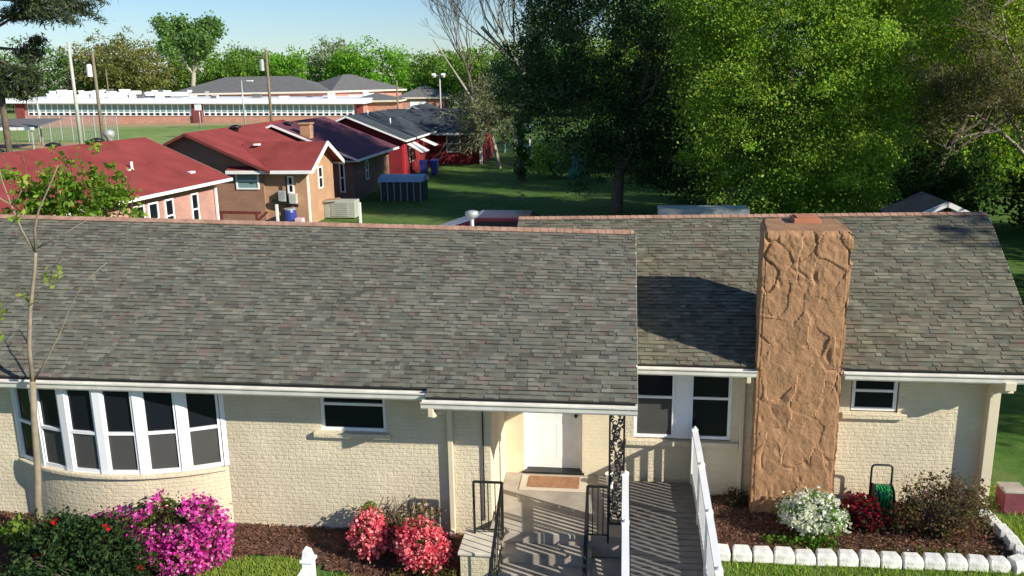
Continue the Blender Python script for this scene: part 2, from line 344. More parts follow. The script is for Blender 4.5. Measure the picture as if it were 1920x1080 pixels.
o = blades('grass', P, .065, mixpal(rng, len(P), [(.26, .38, .05), (.34, .42, .08), (.17, .28, .04), (.42, .38, .15)], [.45, .25, .2, .1]), rng); tag(o, 'short bright green grass of the front lawn', 'grass', kind='stuff')
# ================================================================ MAIN HOUSE
house = thing('ranch_house', (-3.5, 15, 0), 'long single-storey cream painted brick house with grey shingle roof filling the foreground', 'house')
def wall(name, axis, t0, t1, z0, z1, pos, holes=(), depth=.12, back=.2, m=None, parent=None, top=None):
    """wall sheet with reveals. axis 'x': runs along x at y=pos facing -y"""
    mb = MB(); ts = sorted({t0, t1, *[h[0] for h in holes], *[h[1] for h in holes]}); zs = sorted({z0, z1, *[h[2] for h in holes], *[h[3] for h in holes]})
    def P(t, z, d): return (t, pos+d, z) if axis == 'x' else (pos-d, t, z)
    for a, b in zip(ts, ts[1:]):
        for c, d in zip(zs, zs[1:]):
            if any(h[0] <= a and b <= h[1] and h[2] <= c and d <= h[3] for h in holes): continue
            mb.face([P(a, c, 0), P(b, c, 0), P(b, d, 0), P(a, d, 0)]); mb.face([P(a, c, back), P(a, d, back), P(b, d, back), P(b, c, back)])
    for h in holes:
        a, b, c, d = h; k = back
        for q in ([(a, c), (b, c)], [(b, c), (b, d)], [(b, d), (a, d)], [(a, d), (a, c)]):
            mb.face([P(*q[0], 0), P(*q[0], k), P(*q[1], k), P(*q[1], 0)])
    for q in ([(t0, z0), (t1, z0)], [(t1, z0), (t1, z1)], [(t1, z1), (t0, z1)], [(t0, z1), (t0, z0)]): mb.face([P(*q[0], 0), P(*q[1], 0), P(*q[1], back), P(*q[0], back)])
    return mb.build(name, m or M['paint'], parent or house)
YW, YB = 11.55, 13.15
Wl = wall('wall', 'x', -13, -1.83, -.1, 2.42, YW, [(-9.15, -5.8, 1.0, 2.42), (-4.32, -3.34, 1.6, 2.42)])
wall('wall', 'y', 11.752, 13.148, -.1, 2.42, -1.83, m=M['porchwall'])
wall('wall', 'x', -1.828, .06, -.1, 2.42, YB, [(-1.53, -.59, .3, 2.42)], m=M['porchwall'])
Wb = wall('wall', 'x', .062, 5.5, -.1, 2.42, YB, [(.22, 1.72, .96, 2.42), (3.48, 4.18, 1.52, 2.42)], m=M['paint'])
mb = MB(); mb.prism([(13.352, -.1), (19.8, -.1), (19.8, 2.5), (16.45, 3.85), (13.352, 2.55)], 'x', 5.3, 5.5); mb.build('wall', M['paint'], house).name = 'gable_wall'
mb = MB(); mb.box(-13, 5.3, 19.6, 19.8, -.1, 2.5); mb.box(-13, -12.8, 11.76, 19.6, -.1, 2.5); mb.build('rear_wall', M['paint'], house)
# windows ---------------------------------------------------------
def window(x0, x1, z0, z1, y, split=.5, parent=house, lowmat='screen', fw=.05, sill=True, rail=True, n=1):
    f = MB(); f.box(x0, x1, y, y+.07, z0, z0+fw); f.box(x0, x1, y, y+.07, z1-fw, z1); f.box(x0, x0+fw, y+.001, y+.069, z0+fw, z1-fw); f.box(x1-fw, x1, y+.001, y+.069, z0+fw, z1-fw)
    zm = z0+(z1-z0)*split
    if rail: f.box(x0+fw, x1-fw, y+.004, y+.06, zm-.02, zm+.02)
    fo = f.build('window', M['vinyl'], parent, bevel=.004)
    q = MB(); q.box(x0+fw, x1-fw, y+.04, y+.05, zm+.02, z1-fw); q.build('pane', M['glass'], fo)
    q = MB(); q.box(x0+fw, x1-fw, y+.03, y+.04, z0+fw, zm-.02); q.build('screen' if lowmat == 'screen' else 'pane', M[lowmat], fo)
    return fo
window(-4.32, -3.34, 1.6, 2.42, YW+.03, .5, lowmat='glass')
wf = window(.22, .86, .98, 2.42, YB+.02, .47); window(1.08, 1.72, .98, 2.42, YB+.02, .47, lowmat='glass')
mb = MB(); mb.box(.86, 1.08, YB+.01, YB+.11, .98, 2.42); mb.build('mullion', M['vinyl'], house)
window(3.5, 4.16, 1.54, 2.42, YB+.02, .36, lowmat='glass')
mb = MB(); mb.box(-4.42, -3.28, YW-.07, YW+.1, 1.52, 1.598); mb.build('window_sill', M['paint'], house, bevel=.01)
mb = MB(); mb.box(.10, 1.84, YB-.07, YB+.1, .87, .958); mb.build('window_sill', M['paint'], house, bevel=.01)
mb = MB(); mb.box(3.36, 4.3, YB-.07, YB+.1, 1.43, 1.518); mb.build('window_sill', M['paint'], house, bevel=.01)
# bow window
bow = []
xa, xb, sag = -9.15, -5.8, .47; half = (xb-xa)/2; Rr = (half*half+sag*sag)/(2*sag); cxb, cyb = (xa+xb)/2, YW-sag+Rr; ang = math.asin(half/Rr)
for k in range(7):
    t = -ang+2*ang*k/6; bow.append((cxb+Rr*math.sin(t), cyb-Rr*math.cos(t)))
fine = [(cxb+(Rr)*math.sin(-ang+2*ang*k/30), cyb-(Rr)*math.cos(-ang+2*ang*k/30)) for k in range(31)]
mb = MB()
for k in range(30):
    a, b = fine[k], fine[k+1]; mb.face([(a[0], a[1], -.1), (b[0], b[1], -.1), (b[0], b[1], .94), (a[0], a[1], .94)])
mb.face([(q[0], q[1], .94) for q in fine]); mb.build('bay_wall', M['paint'], house, smooth=False)
mb = MB(); outer = [(cxb+(Rr+.06)*math.sin(-ang+2*ang*k/30), cyb-(Rr+.06)*math.cos(-ang+2*ang*k/30)) for k in range(31)]
mb.prism(outer, 'z', .943, 1.0); mb.build('bay_sill', M['paint'], house, bevel=.008)
bayw = MB()
for k in range(7):
    x, y = bow[k]; t = -ang+2*ang*k/6; n = Vector((math.sin(t), -math.cos(t), 0)); tt = Vector((math.cos(t), math.sin(t), 0)); c = Vector((x, y, 0))-n*.04
    wv = .085 if 0 < k < 6 else .07
    bayw.bar(c+Vector((0, 0, 1.0)), c+Vector((0, 0, 2.36)), wv*1.5, .1, up=n)
bayf = bayw.build('bow_window', M['vinyl'], house, bevel=.006)
for k in range(6):
    a, b = Vector((*bow[k], 0)), Vector((*bow[k+1], 0)); d = (b-a).normalized(); n = Vector((d.y, -d.x, 0)); a2, b2 = a+d*.06-n*.03, b-d*.06-n*.03
    fr = MB(); h0, h1, hm = 1.0, 2.36, 1.63
    for z, hh in ((h0+.03, .06), (hm, .045), (h1-.03, .06)): fr.bar(a2+Vector((0, 0, z)), b2+Vector((0, 0, z)), .06, hh)
    for q, sg in ((a2, 1), (b2, -1)): fr.bar(q+d*sg*.02+Vector((0, 0, h0)), q+d*sg*.02+Vector((0, 0, h1)), .035, .058, up=n)
    fo = fr.build('sash', M['vinyl'], bayf)
    for nm, mt, z0, z1, dd in (('pane', 'glass', hm+.02, h1-.06, .035), ('screen', 'screen', h0+.06, hm-.02, .022)):
        q = MB(); u, v = a2+d*.03-n*(dd-.03), b2-d*.03-n*(dd-.03); q.face([(u.x, u.y, z0), (v.x, v.y, z0), (v.x, v.y, z1), (u.x, u.y, z1)])
        if WP.get(fo.name) is not None: q.build(nm, M[mt if k else 'glass'], bayf)
# interior behind bow so nothing shines through
mb = MB(); mb.box(-9.1, -5.85, 11.78, 11.9, .9, 2.42); mb.build('room_back', M['black'], house)
# door ------------------------------------------------------------
dr = MB(); dr.box(-1.5, -.62, YB+.16, YB+.2, .335, 2.41)
door = dr.build('door', M['white'], house)
mb = MB()
for x0, x1 in ((-1.40, -1.10), (-1.02, -.72)):
    for z0, z1 in ((.50, 1.10), (1.22, 1.95)): mb.box(x0, x1, YB+.157, YB+.162, z0, z1)
mb.build('door_panel', M['white'], door, bevel=.006)
mb = MB(); mb.tube([(-.70, YB+.16, 1.26), (-.70, YB+.10, 1.26)], [.03, .028], 10); mb.build('door_knob', M['iron'], door, smooth=True)
mb = MB(); mb.box(-1.53, -1.5, YB+.06, YB+.2, .3, 2.42); mb.box(-.62, -.59, YB+.06, YB+.2, .3, 2.42); mb.build('door_frame', M['white'], house)
mb = MB(); mb.box(-1.56, -.56, YB-.03, YB+.158, .302, .335); mb.build('door_sill', M['iron'], house)
# porch ----------------------------------------------------------
PF = .30
mb = MB(); mb.box(-1.828, .14, 11.22, YB-.002, -.4, PF); mb.build('porch_floor', M['conc'], house, bevel=.012)
mb = MB(); mb.box(-2.12, -1.62, 10.55, 11.20, -.5, PF); mb.build('porch_pier', M['paint'], house)
mb = MB(); mb.box(-2.15, -1.60, 10.52, 11.215, PF+.002, PF+.05); mb.build('pier_cap', M['coping'], house, bevel=.01)
for k in range(5):
    mb = MB(); zt = PF-.155*(k+1); mb.box(-1.618, -.36, 11.218-.29*(k+1), 11.216-.29*k, zt-.6, zt); mb.build('porch_step', M['conc'], house, bevel=.012)
mb = MB(); mb.box(-.358, .12, 9.5, 11.218, -.6, -.02); mb.build('step_wall', M['conc'], house)
# doormat
dm = thing('doormat', (-1.05, 12.75, PF), 'brown coir doormat with pale rim lying before the white front door', 'doormat')
mb = MB(); mb.box(-1.55, -.50, 12.52, 13.05, PF+.003, PF+.012); mb.build('mat_rim', M['matedge'], dm, bevel=.003)
mb = MB(); mb.box(-1.42, -.62, 12.62, 13.0, PF+.014, PF+.03)
mb.build('mat_field', M['mat'], dm, bevel=.004)
# small white pot beside the iron column
pt = MB(); pt.tube([(-.14, 12.75, PF), (-.14, 12.75, PF+.20), (-.14, 12.75, PF+.23), (-.14, 12.75, PF+.23)], [.05, .07, .08, .065], 14)
tag(pt.build('flower_pot', M['white'], smooth=False), 'small white pot on the porch floor behind the lacy iron column', 'pot')
# ornamental iron column -----------------------------------------
ic = MB(); yc = 11.62; xl, xr = -.135, .065
for x in (xl, xr): ic.bar((x, yc, PF), (x, yc, 2.36), .028, .028)
ic.bar((xl-.02, yc, PF+.015), (xr+.02, yc, PF+.015), .1, .03); ic.bar((xl, yc, 2.33), (xr, yc, 2.33), .028, .028)
col_o = ic.build('iron_column', M['iron'], house)
vine = MB(); rr = random.Random(3)
pts = [(-.035+.055*math.sin(z*7), yc, z) for z in np.arange(PF+.03, 2.33, .04)]; vine.tube(pts, .011, 5)
for k in range(66):
    z = PF+.08+k*.0295; s = 1 if k % 2 else -1; x0 = -.035+rr.uniform(-.055, .055); c = []
    for j in range(9):
        a = j/8*4.4; r = .055*(1-j/11); c.append((max(xl+.01, min(xr-.01, x0+s*(.03+r*math.sin(a)))), yc+rr.uniform(-.01, .01), z+.05-r*math.cos(a)))
    vine.tube(c, .010, 4)
    lx = max(xl+.02, min(xr-.02, x0+s*.05)); lz = z+rr.uniform(0, .04)
    vine.face([(lx-.035, yc-.012, lz), (lx, yc-.02, lz-.022), (lx+.035, yc-.012, lz+.01), (lx, yc-.004, lz+.028)])
vine.build('scrollwork', M['iron'], col_o)
# ---------------------------------------------------------------- roof
PAL = [lin(c) for c in ((136, 136, 120), (128, 128, 112), (131, 127, 111), (121, 122, 109), (147, 145, 128), (116, 112, 98), (122, 128, 115), (136, 125, 111), (108, 107, 96))]
PW = [.19, .2, .15, .11, .1, .09, .07, .05, .04]
rs = random.Random(11)
def shingles(name, x0, x1, y0, y1, zf, dy=.083, th=.010, warm=0., xr=None):
    mb = MB(); n = int(math.ceil((y1-y0)/dy)); tint = {}
    for j in range(n):
        ya, yb = y0+j*dy, min(y0+(j+1)*dy+.03, y1)
        xe = lambda y: (x1 if xr is None else xr(y))
        x = x0-rs.uniform(0, .3)
        while x < xe(ya):
            wv = rs.choice((.06, .08, .11, .15, .21)); a, b = max(x, x0), min(x+wv, xe(ya)); x += wv
            if b-a < .02: continue
            raised = rs.random() < .5; t = th+(.011 if raised else 0)
            c = rs.choices(PAL, PW)[0]; big = .5+.5*noise.noise((a*.5, ya*.9, 3)); mid = noise.noise((a*2.2, ya*5, 9))
            k = .70*(.9+.16*big+.14*mid)*(1.07 if raised else .92); c = tuple(min(1, v*k*(1.0, .98-.02*warm, 1.03-.1*warm)[i]) for i, v in enumerate(c))
            bb = b if b < xe(ya)-.001 else xe(yb)
            z = lambda xx, yy: zf(xx, yy)
            A, B, C_, D = (a, ya, z(a, ya)+t), (b, ya, z(b, ya)+t), (b, yb, z(b, yb)+.002), (a, yb, z(a, yb)+.002)
            mb.face([A, B, C_, D], c); dk = tuple(v*.35 for v in c)  # dark asphalt butt edge, darkened further to paint the course shadow line
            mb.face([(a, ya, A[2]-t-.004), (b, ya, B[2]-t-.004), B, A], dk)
            if raised:
                mb.face([(a, ya, A[2]-.012), A, D, (a, yb, D[2]-.004)], c); mb.face([B, (b, ya, B[2]-.012), (b, yb, C_[2]-.004), C_], c)
    return mb.build(name, M['shingle'], roof)
# planes
RY, WY = 15.0, 16.45
def zr(x): return 4.08-.02*(x+5.6)
def zmain(x, y): return 2.45+(y-11.0)/(RY-11.0)*(zr(x)-2.45)
def zw_r(x): return 3.96+.014*(x+2)
def zwing(x, y): return 2.33+(y-12.6)/(WY-12.6)*(zw_r(x)-2.33)
EM, EP, EW = 11.10, 10.934, 12.70     # eaves: main, porch, wing
XP = -2.60; XR = .20
def roofslab(mb, x0, x1, y0, y1, zf, th=.12, x1b=None):
    xb_ = x1b if x1b is not None else x1
    top = [(x0, y0, zf(x0, y0)-.03), (x1, y0, zf(x1, y0)-.03), (xb_, y1, zf(xb_, y1)-.03), (x0, y1, zf(x0, y1)-.03)]
    bot = [(p[0], p[1], p[2]-th) for p in top]; i = len(mb.v); mb.v += top+bot
    mb.f += [(i, i+1, i+2, i+3), (i+7, i+6, i+5, i+4), (i, i+4, i+5, i+1), (i+1, i+5, i+6, i+2), (i+2, i+6, i+7, i+3), (i+3, i+7, i+4, i)]; mb.c += [None]*6
mb = MB(); roofslab(mb, -13.3, XP, EM, RY, zmain); roofslab(mb, XP+.001, XR, EP, RY, zmain)
roofslab(mb, -13.3, XR, RY, 19.9, lambda x, y: zr(x)-.33*(y-RY))
roof = mb.build('roof', M['soffit'], house)
WXE, WXR = 6.0, 6.42
mb = MB(); roofslab(mb, XR+.002, WXE, EW, WY, zwing, x1b=WXR); roofslab(mb, -1.95, XR, RY+.3, WY, zwing); 
mb.face([(-1.95, WY, zw_r(-1.95)), (WXR, WY, zw_r(WXR)), (WXE, 20.2, 2.4), (-1.95, 20.2, 2.4)])
mb.build('roof_deck', M['soffit'], roof)
shingles('shingles', -13.3, XR+.03, EM-.03, RY, zmain)
shingles('shingles', XP, XR+.03, EP-.03, EM-.0295, zmain)
shingles('shingles', -1.95, WXR, EW-.03, WY, zwing, warm=1, xr=lambda y: WXE+.03+(WXR-WXE)*(y-EW)/(WY-EW))
# ridge caps
def ridge(x0, x1, y, zf, w=.14, drop=.42, skip=None):
    mb = MB(); x = x0; k = 0
    while x < x1:
        b = min(x+.30, x1); z0, z1 = zf(x)+.030, zf(b)+.016
        for sg in (-1, 1): mb.face([(x, y, z0), (b, y, z1), (b, y+sg*w, z1-drop*w), (x, y+sg*w, z0-drop*w)][::sg])
        mb.face([(x, y-w, z0-drop*w), (x, y-w, z0-drop*w-.015), (x, y, z0-.015), (x, y, z0)]); x += .14
    return mb.build('ridge_cap', M['ridge'], roof)
ridge(-13.3, XR, RY, zr, .12); ridge(-1.95, WXR, WY, zw_r, .10)
# gable infill at the end of the main roof above the wing roof, and rake boards
mb = MB(); mb.prism([(12.0, 2.3), (RY+3, 2.3), (RY+3, 3.0), (RY, 3.90), (12.0, 2.76)], 'x', -.05, .0); mb.build('gable_infill', M['cream'], house)
mb = MB()
for (xa_, ya_, za_), (xb_, yb_, zb_) in (((XR+.018, EP, zmain(XR, EP)-.07), (XR+.018, RY, zr(XR)-.07)), ((WXE+.018, EW, zwing(WXE, EW)-.07), (WXR+.018, WY, zw_r(WXR)-.07)), ((WXR+.018, WY, zw_r(WXR)-.07), (WXE+.018, 20.2, 2.35))):
    mb.bar((xa_, ya_, za_), (xb_, yb_, zb_), .03, .12)
mb.build('rake_board', M['gutter'], roof)
# soffits (level boxed eaves)
mb = MB(); mb.box(-13.3, XP, EM+.02, YW, 2.34, 2.36); mb.box(XP+.001, XR-.02, EP+.02, YB, 2.30, 2.32) ; mb.box(XR+.002, WXE, EW+.02, YB, 2.232, 2.25)
mb.build('soffit', M['soffit'], roof)
mb = MB(); mb.box(-1.86, XR-.02, 11.52, 11.72, 2.20, 2.298); mb.build('porch_beam', M['cream'], house)
# gutters
def gutter(x0, x1, y, zf):
    mb = MB(); prof = [(0, 0), (-.02, .0), (-.115, .0), (-.095, -.035), (-.085, -.095), (-.07, -.115), (0, -.115)]
    pr = [(0, .0), (0, -.115), (-.07, -.115), (-.088, -.09), (-.095, -.04), (-.12, -.012), (-.12, .004), (-.108, .004), (-.108, -.01), (-.012, -.03), (-.012, 0)]
    n = 12
    for k in range(n):
        a, b = x0+(x1-x0)*k/n, x0+(x1-x0)*(k+1)/n
        for (u0, v0), (u1, v1) in zip(pr, pr[1:]+pr[:1]):
            wa, wb = .006*noise.noise((a, 0, y)), .006*noise.noise((b, 0, y))
            mb.face([(a, y+u0, zf(a)+v0+wa), (b, y+u0, zf(b)+v0+wb), (b, y+u1, zf(b)+v1+wb), (a, y+u1, zf(a)+v1+wa)])
    mb.face([(x0, y+u, zf(x0)+v) for u, v in pr]); mb.face([(x1, y+u, zf(x1)+v) for u, v in pr][::-1])
    return mb.build('gutter', M['gutter'], roof)
gutter(-13.3, XP+.02, EM+.0, lambda x: zmain(x, EM)-.058)
gutter(XP-.05, XR+.03, EP, lambda x: zmain(x, EP)-.055)
gutter(XR+.03, 1.99, EW, lambda x: zwing(x, EW)-.052); gutter(3.24, 6.02, EW, lambda x: zwing(x, EW)-.052)
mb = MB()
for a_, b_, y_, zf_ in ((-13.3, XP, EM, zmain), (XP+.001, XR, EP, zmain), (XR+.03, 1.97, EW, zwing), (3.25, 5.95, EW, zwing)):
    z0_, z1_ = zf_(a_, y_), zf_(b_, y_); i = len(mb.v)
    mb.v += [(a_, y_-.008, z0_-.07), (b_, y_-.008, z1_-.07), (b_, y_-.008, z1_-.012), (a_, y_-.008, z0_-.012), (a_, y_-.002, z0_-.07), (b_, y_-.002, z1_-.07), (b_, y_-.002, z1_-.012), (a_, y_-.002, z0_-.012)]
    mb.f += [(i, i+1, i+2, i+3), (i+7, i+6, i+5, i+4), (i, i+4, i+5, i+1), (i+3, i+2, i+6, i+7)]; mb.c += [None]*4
mb.build('gutter_gap_shade', M['iron'], roof)  # black strip painting the shadow gap between shingles and gutter
def downspout(x, ye, ze, yw, zb=.12, w=.075, xo=None):
    mb = MB(); xo = x if xo is None else xo
    mb.bar((xo, ye, ze), (xo, ye, ze-.12), w, w); mb.bar((xo, ye, ze-.10), (x, yw-w/2-.01, ze-.22), w, w); mb.bar((x, yw-w/2-.01, ze-.20), (x, yw-w/2-.01, zb), w, w*.8, up=(0, 1, 0))
    mb.bar((x, yw-w/2-.01, zb+.02), (x, yw-w/2-.14, zb-.03), w, w*.8)
    return mb.build('downspout', M['cream'], house, bevel=.008)
downspout(-2.40, EP-.05, 2.27, YW, xo=-2.52); downspout(1.88, EW-.05, 2.24, YB, w=.06); 
downspout(5.48, EW-.05, 2.24, YB-.03, w=.15, zb=.05, xo=5.50)
mb = MB(); mb.tube([(-1.93, YW-.02, 2.3), (-1.93, YW-.02, .30)], .012, 6); mb.build('cable', M['iron'], house)
mb = MB(); mb.tube([(-2.85, 16.4, 3.4), (-2.85, 16.4, 3.98)], .04, 10); mb.tube([(-2.85, 16.4, 3.95), (-2.85, 16.4, 4.03), (-2.85, 16.4, 4.09), (-2.85, 16.4, 4.11)], [.05, .13, .12, .04], 14); mb.build('roof_vent', M['galv'], roof, smooth=True)
# chimney ----------------------------------------------------------
def chimney():
    x0, x1, y0, y1, z0, z1 = 1.98, 3.21, 12.60, 13.78, -.12, 4.40
    st = .02; per = []
    nx = int((x1-x0)/st); ny = int((y1-y0)/.04)
    ring = [(x0+(x1-x0)*i/nx, y0, 0, -1) for i in range(nx)]+[(x1, y0+(y1-y0)*i/ny, 1, 0) for i in range(ny)]+[(x1-(x1-x0)*i/30, y1, 0, 1) for i in range(30)]+[(x0, y1-(y1-y0)*i/ny, -1, 0) for i in range(ny)]
    n = len(ring); nz = int((z1-z0)/st); V = []
    cx, cy = (x0+x1)/2, (y0+y1)/2
    for k in range(nz+1):
        z = z0+(z1-z0)*k/nz
        for (x, y, a, b) in ring:
            u = (x if b else y)*1.0; q = Vector((u*3.6+.55*noise.noise((u*2, z*2, 1)), z*2.6+.7*noise.noise((u*3, z*2, 5)), 3.3*(a+2*b)))
            d, pts = noise.voronoi(q); e = d[1]-d[0]; cell = noise.cell(pts[0]*3.1) if hasattr(noise, 'cell') else 0
            gx = noise.noise(pts[0]*5); gz = noise.noise(pts[0]*5+Vector((9, 3, 1)))
            face = .016*gx+.05*(gx*(q.x-pts[0].x)+gz*(q.y-pts[0].y))
            gate = max(0, noise.noise((u*2.3, z*1.6, 8))*2.6-.28+(.5 if z > 3.5 else 0)); gn = noise.noise((u*6+z*2.2, z*3.0-u*2.5, 21)); gouge = -.07*max(0, gn-.42)*2.2; crack = -.038*max(0, 1-e/.11)*min(1, gate) if e < .11 else 0
            h = face+crack+gouge+.012*noise.noise((u*9, z*6, 2))+.012*noise.noise((u*3.4, z*2.2, 4))-.05*max(0, .09-abs(noise.noise((u*5.2+z*.9, z*3.3, 12))))+.007*noise.noise((u*17, z*13, 6))+.006*abs(noise.noise((u*22, z*22, 2)))
            # rounded top
            top = max(0, (z-(z1-.10))/.10); h -= .05*top*top
            lean = .0
            h *= .62 if z < 3.4 else .85; vx, vy = x+a*h, y+b*h
            if abs(a)+abs(b) and (abs(x-x0) < .05 or abs(x-x1) < .05) and (abs(y-y0) < .05): vx += (cx-x)*.02; vy += (cy-y)*.015
            vx += .13*max(0, min(1, (y-y0)/(y1-y0)))*max(0, min(1, (cx-x)/(cx-x0)))
            V.append((vx+.018*noise.noise((0, z*1.5, 3)), vy, z+(.02*noise.noise((u*5, 0, 1)) if k == nz else 0)))
    mb = MB(); mb.v = V
    for k in range(nz):
        for i in range(n): mb.f.append((k*n+i, k*n+(i+1) % n, (k+1)*n+(i+1) % n, (k+1)*n+i))
    mb.f.append(tuple(nz*n+i for i in range(n))); mb.c = [None]*len(mb.f)
    c = mb.build('chimney', M['chim'], house, smooth=False); c['label'] = 'tan painted stone chimney'
    mb = MB(); mb.box(2.52, 2.90, 13.3, 13.68, 4.36, 4.47); mb.box(2.56, 2.86, 13.34, 13.64, 4.472, 4.49); mb.build('flue', M['chimcap'], c, bevel=.015)
chimney()
# stair railings ---------------------------------------------------
def g_step(y): return PF if y > 11.2 else PF-.155*min(5, math.floor((11.2-y)/.29)+1)
def railing(x, xs, label):
    t = thing('stair_railing', (x, 11.0, PF), label, 'railing', 'black iron railings beside the porch steps')
    f = MB(); hz = .84
    # short return panel along the porch edge from xs to x
    for xx in (x, xs): f.bar((xx, 11.05, g_step(11.3)+(.05 if xx == xs and xs < x and x < -1 else 0)), (xx, 11.05, PF+hz), .03, .03)
    f.bar((xs, 11.05, PF+hz), (x, 11.05, PF+hz), .035, .025); f.bar((xs, 11.05, PF+.12), (x, 11.05, PF+.12), .02, .02)
    f.bar((x, 11.05, PF+hz), (x, 9.4, PF+hz-.88), .04, .03); f.bar((x, 11.05, PF+.12), (x, 9.4, PF+.12-.88), .02, .02)
    f.bar((x, 9.4, PF-.85), (x, 9.4, PF+hz-.88), .03, .03)
    f.build('rail_frame', M['iron'], t)
    for k in range(1, 4):
        u = xs+(x-xs)*k/4; b = MB(); b.bar((u, 11.05, PF+.12), (u, 11.05, PF+hz), .014, .014); b.build('baluster', M['iron'], t)
    for k in range(1, 12):
        y = 11.05-k*.1375; dz = -.88*(11.05-y)/1.65; b = MB(); b.bar((x, y, PF+.12+dz), (x, y, PF+hz+dz), .014, .014); b.build('baluster', M['iron'], t)
    return t
railing(-1.60, -2.0, 'black iron stair railing left of the porch steps, by the coral azalea')
railing(-.42, -.14, 'black iron stair railing between the porch steps and the lacy column')
# ramp -------------------------------------------------------------
ramp = thing('wheelchair_ramp', (.65, 11, 0), 'grey deck wheelchair ramp with white railings leading from the lawn to the porch', 'ramp')
def zd(y): return .30-.065*(12.95-y)*(1 if y < 11.8 else .35)-(0 if y >= 11.8 else -.065*1.15*.65)
X0, X1 = .19, 1.16
def zd(y): return .30 if y > 12.2 else .30-.075*(12.2-y)
d_ = MB(); y = 13.0; i = 0; planks = MB()
while y > 6.5:
    y2 = y-.138; planks.box(X0-.02, X1+.03, y2+.008, y, zd(y)-.03, zd(y)); y = y2
planks.build('deck', M['deck'], ramp)
sk = MB(); sk.bar((X1+.01, 13.0, zd(13)-.13), (X1+.01, 12.2, zd(12.2)-.13), .04, .18); sk.bar((X1+.01, 12.2, zd(12.2)-.13), (X1+.01, 6.5, zd(6.5)-.13), .04, .18)
sk.bar((X0, 12.9, zd(12.9)-.13), (X0, 12.2, zd(12.2)-.13), .04, .18); sk.bar((X0, 12.2, zd(12.2)-.13), (X0, 6.5, zd(6.5)-.13), .04, .18)
for yy in (12.9, 11, 9, 7):
    for xx in (X0, X1+.01): sk.bar((xx, yy, zd(yy)-.2), (xx, yy, -1.0), .09, .09)
sk.build('deck_frame', M['deck'], ramp)
def ramprail(x, ya, yb, dx=0):
    f = MB(); hr = .88; xx = lambda y: x+dx*(ya-y)
    f.bar((xx(ya), ya, zd(ya)+hr), (xx(12.2), 12.2, zd(12.2)+hr), .09, .05) if ya > 12.2 else None
    ys = min(ya, 12.2); f.bar((xx(ys), ys, zd(ys)+hr), (xx(yb), yb, zd(yb)+hr), .09, .05)
    f.bar((xx(ys), ys, zd(ys)+.10), (xx(yb), yb, zd(yb)+.10), .05, .17)
    if ya > 12.2: f.bar((xx(ya), ya, zd(ya)+.10), (xx(12.2), 12.2, zd(12.2)+.10), .05, .17)
    ro = f.build('railing', M['vinyl'], ramp)
    yv = ya
    while yv > yb:
        q = MB(); q.bar((xx(yv), yv, zd(yv)-.2), (xx(yv), yv, zd(yv)+hr+.03), .088, .088); z = zd(yv)+hr+.03
        q.box(xx(yv)-.05, xx(yv)+.05, yv-.05, yv+.05, z, z+.014); q.tube([(xx(yv), yv, z+.014), (xx(yv), yv, z+.035), (xx(yv), yv, z+.055)], [.035, .027, .005], 8)
        q.build('post', M['vinyl'], ro)
        yv -= 1.22
    yv = ya-.11
    while yv > yb:
        q = MB(); q.bar((xx(yv), yv, zd(yv)+.10), (xx(yv), yv, zd(yv)+hr), .04, .045); q.build('baluster', M['vinyl'], ro); yv -= .104
ramprail(X1+.0, 13.0, 6.6); ramprail(.09, 11.45, 6.6)
# lower white newel post of the return run near the camera
nw = thing('ramp_end_post', (-3.95, 9.0, g(-3.95, 9.0)), 'white railing post with sloping rail on the lawn left of the steps', 'post')
zp = 1.02
q = MB(); q.bar((-3.66, 9.05, -.5), (-3.66, 9.05, zp), .12, .12); q.build('post', M['vinyl'], nw)
q = MB(); q.box(-3.74, -3.58, 8.97, 9.13, zp, zp+.03); q.prism([(-3.72, zp+.03), (-3.60, zp+.03), (-3.64, zp+.13), (-3.70, zp+.15)], 'y', 8.99, 9.11); q.build('post_cap', M['vinyl'], nw)
q = MB(); q.bar((-3.66, 9.05, zp-.08), (-3.95, 6.6, zp-.5), .09, .05); q.bar((-3.66, 9.05, zp-.85), (-3.95, 6.6, zp-1.25), .05, .09); q.build('rail', M['vinyl'], nw)
for k in range(8):
    t = (k+.6)/20*1.0; x = -3.66-.29*t*2; yv = 9.05-2.45*t*2
    if t*2 < 1: q = MB(); q.bar((x, yv, zp-.85-.4*t*2), (x, yv, zp-.08-.42*t*2), .035, .035); q.build('baluster', M['vinyl'], nw)
# edging blocks ----------------------------------------------------
ORD = ['first', 'second', 'third', 'fourth', 'fifth', 'sixth', 'seventh', 'eighth', 'ninth', 'tenth', 'eleventh', 'twelfth', 'thirteenth', 'fourteenth', 'fifteenth', 'sixteenth', 'seventeenth', 'eighteenth', 'nineteenth', 'twentieth']
M['block'] = mat('white_block', (.68, .67, .63), .9, .34, 6, .008, 40)
def blockmesh():
    mb = MB(); poly = [(-.135, -.10), (.135, -.10), (.115, .10), (-.115, .10)]; top = [(-.12, -.055), (.12, -.055), (.10, .09), (-.10, .09)]
    v = [(*p, -.04) for p in poly]+[(*p, .075) for p in poly]+[(*p, .13) for p in top]; mb.v = v
    for a in (0, 4):
        for k in range(4): mb.f.append((a+k, a+(k+1) % 4, a+4+(k+1) % 4, a+4+k))
    mb.f += [(3, 2, 1, 0), (8, 9, 10, 11)]; mb.c = [None]*len(mb.f)
    return mb
spots = [(1.42+.283*k, 11.32+.0015*k*k*.3, rs.uniform(-.06, .06)) for k in range(14)]
spots += [(5.36, 11.42, .5), (5.50, 11.66, 1.2), (5.52, 11.96, 1.5), (5.50, 12.26, 1.6), (5.47, 12.56, 1.6), (5.44, 12.86, 1.6)]
b0 = blockmesh().build('edging_block', M['block'], bevel=.012)
